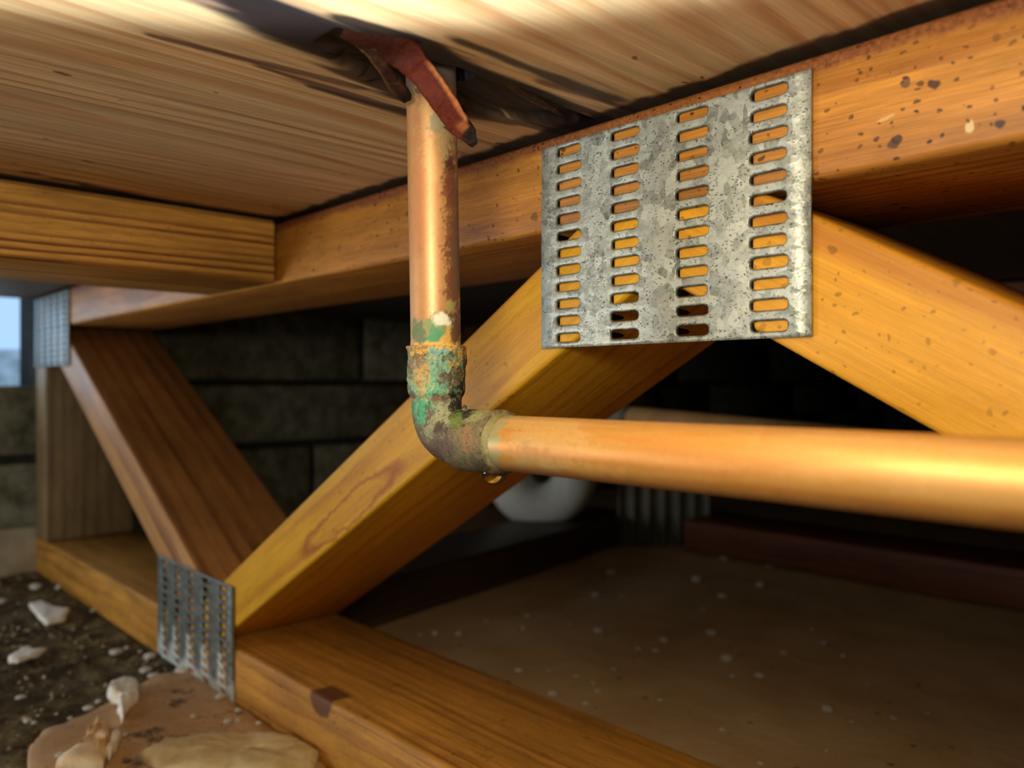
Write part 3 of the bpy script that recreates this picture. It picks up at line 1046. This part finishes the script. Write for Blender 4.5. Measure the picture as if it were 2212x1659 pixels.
def epaint(P):
    rgb, al = paint(P, (112, 100, 72), [
        (1040, 935, .2300, .0110, (118, 108, 74), .85, .4, .35, S1),
        # riser socket
        (950, 800, .2400, .0130, (126, 176, 146), .95, .35, .05, (1, 1, 1.0)),
        (905, 775, .2440, .0042, (140, 112, 76), .9, .7, .05, (1, 1, 1.6)),
        (912, 825, .2430, .0036, (196, 158, 92), .9, 1.0, .0, (1, 1, 1.3)),
        (1005, 800, .2450, .0050, (84, 68, 46), .95, .5, .3, (1, 1, 3)),
        (1012, 780, .2470, .0030, (72, 54, 38), .9, .7, .3, (1, 1, 3)),
        (950, 750, .2400, .0060, (228, 176, 82), .95, .7, .0, (2.2, 2.2, .55)),
        (985, 775, .2410, .0030, (186, 164, 88), .9, .9, .0, (1, 1, 1.8)),
        (905, 748, .2440, .0030, (160, 120, 66), .9, .8, .0, (1.4, 1.4, .6)),
        (1003, 742, .2450, .0020, (150, 70, 26), .9, .7, .0, (1.4, 1.4, 1)),
        (952, 762, .2395, .0028, (96, 172, 168), .85, .9, .0, (1.5, 1.5, .7)),
        (975, 772, .2395, .0022, (56, 76, 62), .8, 1.2, .0, (1.4, 1.4, .9)),
        (930, 860, .2400, .0050, (104, 182, 146), .9, .7, .0, (1, 1, 1.3)),
        (908, 890, .2440, .0036, (74, 160, 122), .9, .6, .0, (1, 1, 1.6)),
        (972, 822, .2395, .0040, (98, 84, 68), .95, .6, .35, (1, 1, .8)),
        (985, 845, .2395, .0024, (152, 156, 108), .8, .8, .0, S1),
        # bend
        (960, 880, .2390, .0058, (164, 166, 130), .92, .6, .3, (1, 1, 1)),
        (948, 862, .2390, .0022, (126, 80, 58), .8, .9, .2, (2, 2, .6)),
        (930, 900, .2400, .0030, (92, 76, 62), .92, .6, .4, (.7, .7, 1.7)),
        (945, 930, .2400, .0045, (150, 156, 120), .8, .7, .3, S1),
        (962, 930, .2380, .0034, (86, 70, 58), .95, .8, .4, (1, 1, 1.2)),
        (955, 965, .2400, .0050, (98, 78, 62), .92, .6, .4, (1.2, 1.2, .8)),
        (985, 960, .2370, .0030, (100, 80, 64), .9, .6, .4, S1),
        (978, 905, .2370, .0026, (180, 184, 150), .85, .8, .5, S1),
        # run socket
        (1020, 890, .2330, .0040, (150, 152, 98), .9, .5, .3, (1.6, 1.6, .7)),
        (1012, 930, .2330, .0040, (138, 112, 76), .9, .7, .2, S1),
        (1020, 955, .2300, .0036, (146, 106, 72), .85, .9, .1, (1, 1, 1)),
        (1060, 930, .2250, .0040, (106, 98, 72), .85, .6, .4, (.7, .7, 1.6)),
        (1045, 990, .2300, .0050, (92, 88, 58), .85, .6, .3, S1),
        (1060, 1010, .2330, .0060, (74, 64, 44), .85, .6, .3, S1),
        (1000, 985, .2350, .0020, (136, 142, 66), .8, .8, .0, S1),
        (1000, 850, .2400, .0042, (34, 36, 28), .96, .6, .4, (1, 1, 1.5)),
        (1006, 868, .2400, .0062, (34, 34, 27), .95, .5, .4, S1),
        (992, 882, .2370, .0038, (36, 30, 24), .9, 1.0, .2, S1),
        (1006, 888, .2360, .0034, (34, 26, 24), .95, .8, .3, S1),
        (988, 908, .2330, .0028, (92, 112, 30), .85, .9, .1, S1),
    ], 0.35)
    # mineral grains, pits and rubbed patches at a finer scale
    f1 = fbm(P, 1100, 4, 201); f2 = fbm(P, 2200, 3, 202); f3 = fbm(P, 520, 4, 203); f4 = fbm(P, 700, 4, 204)
    top = sm(P[:, 2], -0.012, -0.004)
    for kk, cc in ((sm(f1, 0.26, 0.40) * 0.65 * top, (206, 176, 112)), (sm(f2, 0.24, 0.38) * 0.6, (48, 42, 32)),
                   (sm(f3, 0.28, 0.42) * 0.5, (150, 120, 84)), (sm(-f1, 0.24, 0.38) * 0.45, (58, 48, 38)), (sm(f4, 0.26, 0.36) * 0.45 * top, (120, 186, 152))):
        rgb = rgb * (1 - kk[:, None]) + np.array(srgb(*cc)) * kk[:, None]
    return rgb, al


ring_tube('elbow', path, rad, 200, OXIDE, pipe, edef, epaint)


# solder fillet round the run socket
def ppaint(P):
    return paint(P, (146, 138, 94), [(1100, 960, .2240, .003, (240, 236, 196), .8, .6, .9, S1), (1095, 1000, .2270, .006, (176, 158, 100), .8, .7, .2, S1)], 0.8)


sp, sr = [], []
for t in np.linspace(0, 1, 24):
    sp.append(Vector((PIPE.x + T_END - 0.0004 + t * 0.0026, PIPE.y, HZ)))
    sr.append(R + 0.0008 * (1 - t) ** 1.3 + 0.00008)
ring_tube('solder_ring', sp, sr, 120, OXIDE, pipe, lambda P, i: 0.00012 * fbm(P, 600, 3, 91), ppaint)


def hpaint(P):
    x = P[:, 0]
    rgb, al = paint(P, (204, 146, 70), [
        (1180, 930, .2140, .0120, (206, 166, 100), .6, .7, .8, S1),
        (1160, 1000, .2160, .0080, (168, 138, 84), .6, .6, .5, S1),
        (1300, 1010, .1990, .0060, (214, 164, 92), .35, .8, .7, (1, 1, .5)),
        (1500, 960, .1780, .0160, (212, 154, 78), .4, .6, 1, (1, 1, .4)),
        (1800, 985, .1540, .0180, (214, 160, 90), .4, .6, 1, (1, 1, .3)),
    ])
    # silver flux stain beside the joint
    k = sm(PIPE.x + T_END + 0.0062 + 0.0040 * fbm(P, 300, 3, 93) + (P[:, 2] - HZ) * 0.35 - x, 0, 0.0006)
    rgb = rgb * (1 - k[:, None]) + np.array(srgb(170, 160, 110)) * k[:, None]
    st = fbm(P, (18, 260, 260), 4, 99)
    for kk, cc in ((sm(st, 0.08, 0.4) * 0.5, (188, 116, 42)), (sm(-st, 0.12, 0.4) * 0.4, (224, 176, 108))):
        rgb = rgb * (1 - kk[:, None]) + np.array(srgb(*cc)) * kk[:, None]
    # darker tone along the underside
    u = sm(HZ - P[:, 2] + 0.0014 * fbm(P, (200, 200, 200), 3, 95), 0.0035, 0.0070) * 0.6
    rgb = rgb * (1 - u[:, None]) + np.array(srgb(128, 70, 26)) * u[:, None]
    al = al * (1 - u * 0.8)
    return rgb, al


hp = [Vector((PIPE.x + t, PIPE.y, HZ)) for t in np.concatenate([np.linspace(0.0285, 0.25, 330), np.linspace(0.255, 0.70, 12)])]
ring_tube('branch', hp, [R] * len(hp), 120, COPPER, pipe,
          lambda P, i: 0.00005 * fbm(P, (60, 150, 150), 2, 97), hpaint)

# ------------------------------------------------------------------ water
def drop_mesh(name, r, stretch):
    V, F = [], []
    n_, m_2 = 40, 28
    for i in range(m_2 + 1):
        t = i / m_2                     # 0 bottom, 1 top
        a = math.pi * t
        rr = r * math.sin(a) * (1 if t < 0.5 else (1 - 0.18 * math.sin(math.pi * (t - .5))))
        z = -math.cos(a) * r
        if t > 0.5: z *= stretch
        for k_ in range(n_):
            b = 2 * math.pi * k_ / n_
            V.append((rr * math.cos(b), rr * math.sin(b), z))
    for i in range(m_2):
        for k_ in range(n_):
            l = (k_ + 1) % n_
            F.append((i * n_ + k_, i * n_ + l, (i + 1) * n_ + l, (i + 1) * n_ + k_))
    bm = bmesh.new(); me = mesh(name, V, F, True)
    bm.from_mesh(me); bmesh.ops.remove_doubles(bm, verts=bm.verts[:], dist=1e-6)
    bmesh.ops.recalc_face_normals(bm, faces=bm.faces[:])
    bm.to_mesh(me); bm.free(); me.shade_smooth()
    return me


d = link('water_drop', drop_mesh('water_drop', 0.0040, 1.25), WATER, loc=at_depth(1068, 1018, 0.2300))
tag(d, 'large clear water drop hanging under the elbow joint', 'drop')
bead = drop_mesh('water_bead', 0.0008, 1.0)
for (px, py, Z, s_, lab) in ((1125, 931, .2135, .8, 'tiny bright water bead on the pipe beside the solder ring'),
                             (1004, 881, .2330, 1.2, 'tiny water bead in the dark inner corner of the elbow'),
                             (902, 193, .2412, 1.3, 'tiny water bead at the top of the riser under the plywood'),
                             (968, 271, .2405, 1.8, 'round water bead where the red splinter crosses the pipe')):
    o = link('water_bead', bead, WATER, loc=at_depth(px, py, Z))
    o.scale = (s_, s_, s_)
    tag(o, lab, 'drop')


# ------------------------------------------------------------------ splinters torn from the plywood
def splinter(name, pts, widths, thick, cfun, label, seed):
    pts = [at_depth(*p) for p in pts]
    # resample
    P, Wd = [], []
    K = 14
    for i in range(len(pts) - 1):
        p0 = pts[max(i - 1, 0)]; p1 = pts[i]; p2 = pts[i + 1]; p3 = pts[min(i + 2, len(pts) - 1)]
        for k_ in range(K):
            t = k_ / K
            q = 0.5 * ((2 * p1) + (p2 - p0) * t + (2 * p0 - 5 * p1 + 4 * p2 - p3) * t * t + (3 * p1 - p0 - 3 * p2 + p3) * t ** 3)
            P.append(q); Wd.append(widths[i] * (1 - t) + widths[i + 1] * t)
    P.append(pts[-1]); Wd.append(widths[-1])
    side0 = camw(1, 0).normalized()
    V, F = [], []
    sec = [(-1, -.6), (-.86, -1), (-.4, -1.0), (0, -.92), (.5, -1.0), (.9, -.95), (1, -.4), (.95, .7), (0, 1), (-.95, .7)]
    n_ = len(sec)
    for i, (p, w) in enumerate(zip(P, Wd)):
        t = (P[min(i + 1, len(P) - 1)] - P[max(i - 1, 0)]).normalized()
        u = (side0 - t * side0.dot(t)).normalized()
        v = t.cross(u)
        if v.dot(camw(0, 1)) < 0: v = -v
        for k_, (a, b) in enumerate(sec):
            V.append(p + u * a * w * 0.5 + v * b * thick * 0.5 * min(1, w / 0.003))
    A_ = np.array([tuple(v) for v in V])
    A_ += np.stack([fbm(A_, 260, 3, seed + j) for j in range(3)], 1) * 0.0006
    for i in range(len(P) - 1):
        for k_ in range(n_):
            l = (k_ + 1) % n_
            F.append((i * n_ + k_, i * n_ + l, (i + 1) * n_ + l, (i + 1) * n_ + k_))
    F.append(tuple(range(n_))[::-1]); F.append(tuple((len(P) - 1) * n_ + k_ for k_ in range(n_)))
    me = mesh(name, A_.tolist(), F, False)
    bm = bmesh.new(); bm.from_mesh(me); bmesh.ops.recalc_face_normals(bm, faces=bm.faces[:]); bm.to_mesh(me); bm.free()
    me.shade_smooth(); me.set_sharp_from_angle(angle=math.radians(35))
    s_ = np.repeat(np.linspace(0, 1, len(P)), n_)
    a_ = np.tile(np.array([q[0] for q in sec]), len(P))
    set_col(me, cfun(s_, a_, A_), np.zeros(len(A_)) + 0.75)
    o = link(name, me, SPLINT, ceiling)
    o['label'] = label
    return o


SPLINT = painted('wet_splinter', 0.45, 0.0, 700, 0.0004, 0.12, 0.25)
C_ = lambda *c: np.array(srgb(*c))


def cmain(s, a, P):
    c = np.tile(C_(84, 30, 15), (len(s), 1))
    k = sm(s, 0.44, 0.20)[:, None] * 0.85
    c = c * (1 - k) + C_(40, 18, 12) * k
    k = sm(s + 0.12 * a + 0.1 * fbm(P, 300, 3, 7), 0.74, 0.86)[:, None]
    c = c * (1 - k) + C_(28, 20, 16) * k
    k = (sm(a, 0.80, 0.96) * sm(s, 0.38, 0.45) * sm(s, 0.78, 0.7))[:, None] * 0.9
    c = c * (1 - k) + C_(206, 132, 80) * k
    k = (sm(s, 0.70, 0.74) * sm(s, 0.82, 0.78) * sm(np.abs(a - 0.3), 0.5, 0.2))[:, None] * 0.6
    return c * (1 - k) + C_(180, 104, 66) * k


def cdark(s, a, P):
    c = np.tile(C_(50, 30, 22), (len(s), 1))
    k = (sm(a, -0.6, -0.9) * 0.6 + 0.2 * sm(fbm(P, 500, 2, 3), 0, 0.3))[:, None]
    c = c * (1 - k) + C_(104, 74, 48) * k
    k = sm(s, 0.75, 0.95)[:, None]
    return c * (1 - k) + C_(26, 18, 16) * k


splinter('splinter', [(742, 60, .2150), (800, 84, .2190), (868, 112, .2225), (912, 158, .2255), (950, 210, .2275), (990, 265, .2310), (1012, 290, .2325), (1026, 314, .2335)],
         [.0050, .0085, .0096, .0078, .0072, .0066, .0048, .0020], .0026, cmain, 'thick red-brown splinter with a black tip', 3)
splinter('splinter', [(770, 84, .2195), (805, 108, .2225), (832, 148, .2285), (858, 186, .2350), (880, 214, .2400)],
         [.0030, .0048, .0042, .0050, .0030], .0022, cdark, 'thin dark splinter with a pale edge', 9)
splinter('splinter', [(1085, 172, .2500), (1140, 206, .2610), (1180, 228, .2690), (1215, 246, .2760)],
         [.0018, .0034, .0030, .0012], .0012, cdark, 'dark sliver lying along the tear', 19)

# ------------------------------------------------------------------ things far behind
# pipe further back
q0, q1 = at_depth(1345, 902, 0.66), at_depth(1980, 972, 0.46)
bp = thing('water_pipe', 'dull tan pipe running behind the truss, above the nearer copper pipe', 'pipe', q0)
me = sweep('tube', [q0 + (q1 - q0) * t - q0 for t in np.linspace(0, 1, 8)], [0.0105] * 8, 32, cap=True)
link('tube', me, BACKPIPE, bp)
me = sweep('coupling', [(q1 - q0) * t for t in (-0.03, 0.0, 0.02, 0.05)], [0.0135] * 4, 32, cap=True)
link('coupling', me, RIBBED, bp)

# white drain trap
tc = at_depth(1170, 1020, 1.0)
rt = camw(1, 0).normalized()
bw_ = camw(0, 1).normalized()
rU, rT = 0.0425, 0.0285
dt = thing('drain_trap', 'white plastic drain trap, a thick U bend behind the truss', 'drain', tc)
pts = [rt * (-rU) + Vector((0, 0, z)) for z in (0.10, 0.06, 0.02)]
pts += [Vector((0, 0, 0)) + rt * (-rU * math.cos(a)) - Vector((0, 0, rU * math.sin(a))) for a in np.linspace(0, math.pi, 24)]
pts += [rt * rU + Vector((0, 0, z)) for z in (0.02, 0.045)]
link('bend', sweep('bend', pts, [rT] * len(pts), 40, cap=True), PVC, dt)
pts = [rt * rU + Vector((0, 0, 0.045)) + rt * (0.04 * (1 - math.cos(a))) + Vector((0, 0, 0.04 * math.sin(a))) for a in np.linspace(0, math.pi / 2, 12)]
pts += [pts[-1] + rt * 0.03 + bw_ * 0.02, pts[-1] + rt * 0.06 + bw_ * 0.05]
link('trap_arm', sweep('trap_arm', pts, [rT * .96] * len(pts), 36, cap=True), RIBBED, dt)
pts = [-rt * rU + Vector((0, 0, z)) for z in (0.055, 0.060, 0.085, 0.10)]
link('slip_nut', sweep('slip_nut', pts, [.034, .037, .037, .034], 12, cap=True, smooth=False), PVC, dt)

# ribbed panel standing on the ground behind
rp0, rp1 = at_depth(1335, 1180, 1.02), at_depth(1530, 1185, 1.02)
V, F = [], []
K = 97
for i in range(K):
    t = i / (K - 1)
    p = rp0.lerp(rp1, t); p.z = GZ
    off = bw_ * (-0.007 * max(-0.3, math.cos(t * 2 * math.pi * 6)))
    for z in (0, 0.13):
        V.append(p + off + Vector((0, 0, z))); V.append(p + off + bw_ * 0.012 + Vector((0, 0, z)))
for i in range(K - 1):
    a, b = i * 4, i * 4 + 4
    F += [(a, b, b + 2, a + 2), (a + 1, a + 3, b + 3, b + 1), (a + 2, b + 2, b + 3, a + 3), (a, a + 1, b + 1, b)]
F += [(0, 2, 3, 1), (K * 4 - 4, K * 4 - 3, K * 4 - 1, K * 4 - 2)]
rib = link('ribbed_panel', mesh('ribbed_panel', V, F, True), RIBBED)
tag(rib, 'pale ribbed panel standing in the dark beyond the copper pipe', 'panel')

# board lying on the ground behind the truss
g0, g1 = on_level(828, 1351, GZ), on_level(1144, 1245, GZ)
dr = (g1 - g0).normalized()
ang = math.atan2(dr.y, dr.x)
me = prism('ground_board', [(-0.10, 0), (0.46, 0), (0.46, 0.040), (-0.10, 0.040)], 0, 0.089, 0.002)
gb = link('ground_board', me, W_GREY, loc=(g0.x, g0.y, GZ), rot=(0, 0, ang))
tag(gb, 'dark flat board lying on the ground behind the bottom chord', 'board')


# ------------------------------------------------------------------ litter on the ground
def flake(name, outline, z, th, mat, seed, curl=0.0, holes=None):
    """irregular flat piece: outline in photo pixels dropped on the ground, given thickness"""
    W = [on_level(px, py, z) for px, py in outline]
    # densify
    D = []
    for i in range(len(W)):
        a, b = W[i], W[(i + 1) % len(W)]
        for k_ in range(5): D.append(a.lerp(b, k_ / 5))
    c = sum(D, Vector()) / len(D)
    n_ = len(D)
    V, F = [], []
    prof = [(1.0, 0.0), (1.02, .35), (.99, .75), (.92, .98), (.75, 1.05), (.5, 1.1), (.25, 1.08)]
    for s_, h in prof:
        for p in D:
            q = c + (p - c) * s_
            V.append((q.x - c.x, q.y - c.y, h * th))
    V.append((0, 0, th))
    A_ = np.array(V)
    A_[:, 2] += fbm(A_, 150, 3, seed) * th * 0.5 * (A_[:, 2] > th * .3) + curl * (np.hypot(A_[:, 0], A_[:, 1]) ** 2)
    A_[:, :2] += np.stack([fbm(A_, 180, 3, seed + 1), fbm(A_, 180, 3, seed + 2)], 1) * 0.0015
    for r_ in range(len(prof) - 1):
        for k_ in range(n_):
            l = (k_ + 1) % n_
            F.append((r_ * n_ + k_, r_ * n_ + l, (r_ + 1) * n_ + l, (r_ + 1) * n_ + k_))
    o_ = (len(prof) - 1) * n_
    for k_ in range(n_): F.append((o_ + k_, o_ + (k_ + 1) % n_, len(V) - 1))
    F.append(tuple(range(n_))[::-1])
    me = mesh(name, A_.tolist(), F, True)
    bm = bmesh.new(); bm.from_mesh(me); bmesh.ops.recalc_face_normals(bm, faces=bm.faces[:]); bm.to_mesh(me); bm.free()
    me.shade_smooth()
    return link(name, me, mat, loc=(c.x, c.y, z))


GL = GZ + 0.0058
SHEET = [(60, 1700), (68, 1625), (95, 1588), (200, 1545), (345, 1462), (420, 1462), (500, 1524), (600, 1590), (690, 1640), (720, 1700)]
o = flake('cardboard_sheet', SHEET, GL, 0.0040, CARD, 3)
tag(o, 'soggy brown cardboard sheet lying on the soil at lower left', 'cardboard')
o = flake('flat_stone', [(300, 1652), (345, 1620), (430, 1606), (560, 1603), (640, 1614), (690, 1642), (676, 1668), (560, 1690), (380, 1690)],
          GL + 0.002, 0.0070, SLATE, 5)
tag(o, 'flat cream stone beside the foot of the bottom chord', 'stone')
for ol, th, mt, lab, cat, nm in (
        ([(118, 1672), (150, 1650), (185, 1622), (190, 1596), (212, 1572), (232, 1576), (238, 1600), (232, 1634), (222, 1672)], .008, FOAM_OR,
         'large orange-stained piece of foam on the brown cardboard', 'foam', 'foam_piece'),
        ([(232, 1508), (240, 1492), (270, 1484), (296, 1484), (300, 1510), (285, 1530), (270, 1545), (264, 1568), (256, 1540), (258, 1524), (240, 1520)], .007, FOAM,
         'white forked foam piece at the edge of the cardboard', 'foam', 'foam_piece'),
        ([(62, 1309), (90, 1302), (118, 1316), (150, 1319), (138, 1344), (100, 1352), (84, 1338)], .003, FOAM,
         'large white angular flake on the dark soil, farthest of the big flakes', 'flake', 'paint_flake'),
        ([(17, 1424), (40, 1412), (60, 1402), (76, 1409), (101, 1407), (80, 1420), (40, 1433), (20, 1433)], .003, FOAM,
         'long white boat-shaped flake at the left edge', 'flake', 'paint_flake'),
        ([(240, 1608), (252, 1588), (262, 1600), (248, 1630), (236, 1650), (230, 1640)], .006, FOAM,
         'slim white foam strip beside the orange-stained foam', 'foam', 'foam_piece')):
    tag(flake(nm, ol, GL + (0.005 if nm == 'foam_piece' else 0.001), th, mt, 7 + len(ol)), lab, cat)


def lump_mesh(name, seed):
    bm = bmesh.new()
    bmesh.ops.create_icosphere(bm, subdivisions=2, radius=1)
    P = np.array([v.co[:] for v in bm.verts])
    d_ = 1 + 0.35 * fbm(P, 1.3, 3, seed)
    for v, k_ in zip(bm.verts, d_): v.co *= k_
    me = bpy.data.meshes.new(name); bm.to_mesh(me); bm.free(); me.shade_smooth()
    me.materials.append(FOAM)
    return me


lumps = [lump_mesh('crumb', s_) for s_ in (1, 2, 3, 4)]


def crumb(px, py, wpx, asp, z, name, label, cat, group=None, mat=None):
    p = on_level(px, py, z)
    Z = -z * FPX / (py - 829.5)
    r = wpx * Z / FPX / 2
    o = link(name, random.choice(lumps))
    o.scale = (r, r * random.uniform(.8, 1.1), r * asp)
    o.location = (p.x, p.y, z + r * asp * 0.75)
    o.rotation_euler = (0, 0, random.uniform(0, 6.3))
    return tag(o, label, cat, group)


for (zx, zy, w, asp, lab) in (
        (230, 365, 80, .5, 'pale lump nearest the pale footing block'),
        (378, 365, 42, .7, None), (12, 455, 60, .5, None), (750, 785, 85, .45, 'white lump on soil left of the lower plate'),
        (965, 815, 78, .55, 'white lump just left of the foot of the lower plate'), (940, 900, 90, .35, None), (990, 932, 66, .4, None),
        (1182, 925, 118, .6, 'biggest rounded white lump, under the bottom edge of the lower plate'),
        (1420, 1075, 58, .7, None), (180, 1228, 52, .7, None), (222, 1238, 36, .7, None), (570, 1142, 78, .3, None), (135, 1072, 66, .35, None),
        (365, 1178, 22, .8, None), (1538, 1162, 42, .8, None), (1470, 1232, 46, .8, None), (1535, 1226, 36, .8, None), (1670, 1243, 38, .8, None),
        (395, 1442, 66, .4, None), (805, 1312, 38, .6, None), (1250, 1196, 38, .7, None), (455, 1206, 30, .7, None), (635, 1102, 38, .7, None),
        (820, 752, 30, .7, None), (1265, 1392, 26, .7, None), (600, 512, 38, .5, None), (120, 625, 22, .7, None), (905, 775, 26, .7, None)):
    px, py = zx / 2.989, 1150 + zy / 2.989
    on_card = (px > 90 and py > 1560) or (px > 330 and py > 1465)
    z = GL + (0.004 if on_card else 0.0)
    if lab:
        crumb(px, py, w / 2.989, asp, z, 'foam_lump', lab, 'foam')
    else:
        crumb(px, py, w / 2.989, asp, z, 'crumb', 'small white crumb on the dark soil left of the truss', 'crumb', 'white crumbs on the soil')

cr = [(415, 520, 70), (665, 565, 66), (265, 645, 62), (405, 735, 52), (300, 805, 34), (345, 935, 58), (85, 970, 46), (40, 1030, 40), (430, 1075, 70),
      (735, 1040, 34), (605, 1165, 50), (455, 1165, 30), (65, 1295, 32), (400, 1462, 44), (360, 1476, 24), (975, 1350, 66), (1335, 1405, 50),
      (1520, 1375, 38), (1450, 1505, 26), (1195, 1215, 24), (1105, 1415, 28), (955, 985, 26), (1060, 1055, 28), (230, 1410, 26), (970, 1570, 26),
      (610, 1640, 34), (890, 910, 26), (300, 490, 50), (610, 670, 50), (440, 1448, 18), (1860, 1110, 22), (1130, 1440, 16), (1270, 1380, 18)]
cr = [(1400 + a / 2.517, 1000 + b / 2.517, c_ / 2.517) for a, b, c_ in cr]
cr += [(1320, 1241, 22), (940, 1371, 18), (990, 1373, 18), (1129, 1360, 12), (1138, 1333, 12), (1292, 1367, 22), (1379, 1406, 16),
       (1193, 1501, 22), (1325, 1450, 14), (1291, 1496, 14), (1265, 1522, 14), (1287, 1289, 20), (1281, 1478, 12), (1120, 1452, 18), (908, 1374, 9), (1344, 1290, 12),
       (1245, 1463, 14), (1185, 1452, 10), (1050, 1345, 11), (1230, 1352, 9)]
for px, py, w in cr:
    big = {(1565, 1207): 'large blurred crumb farthest back, left of the dark second truss', (1664, 1224): 'bright large crumb close under the dark second truss chord',
           (1505, 1256): 'yellowish large crumb, left of the three farthest large ones', (1561, 1292): 'wide crumb just nearer than the farthest cluster',
           (1537, 1371): 'bright round crumb alone in the middle of the brown ground', (1571, 1427): 'wide flat crumb below the bright round one',
           (1559, 1581): 'bright crumb next to the lower chord, farthest right along it', (1787, 1536): 'elongated pale crumb in the lower right of the brown ground',
           (1930, 1558): 'brightest crumb at lower right'}.get((int(px + .5), int(py + .5)))
    crumb(px, py, w, .6, GZ - 0.001, 'crumb', big or 'small pale crumb on the brown ground behind the truss', 'crumb', 'pale crumbs behind the truss')
    if big: nbig = globals().get('nbig', 0) + 1

# grit mixed through the soil: past counting
V, F = [], []
sheet = [on_level(px, py, GL) for px, py in SHEET]


def inside(x, y):
    c = False
    for a, b in zip(sheet, sheet[1:] + sheet[:1]):
        if (a.y > y) != (b.y > y) and x < (b.x - a.x) * (y - a.y) / (b.y - a.y) + a.x: c = not c
    return c


for i in range(2600):
    x = random.uniform(-0.99, -0.30); y = random.uniform(-0.05, 0.210)
    if inside(x, y): continue
    r = random.choice((.0006, .0008, .0012, .0018))
    z = ground_z(x, y) + r * 0.3
    o_ = len(V)
    ax = [Vector((random.uniform(.6, 1.2), 0, 0)), Vector((0, random.uniform(.6, 1.2), 0)), Vector((0, 0, random.uniform(.5, 1)))]
    for sx_, k_ in ((1, 0), (-1, 0), (1, 1), (-1, 1), (1, 2), (-1, 2)):
        V.append(Vector((x, y, z)) + ax[k_] * sx_ * r)
    for a, b, c_ in ((0, 2, 4), (2, 1, 4), (1, 3, 4), (3, 0, 4), (2, 0, 5), (1, 2, 5), (3, 1, 5), (0, 3, 5)):
        F.append((o_ + a, o_ + b, o_ + c_))
GRIT = simple('grit', srgb(96, 82, 56), srgb(190, 178, 144), 30, 0.9, 0.0005, lo=.45, hi=.6)
g = link('grit', mesh('grit', V, F), GRIT, soil, kind='stuff')
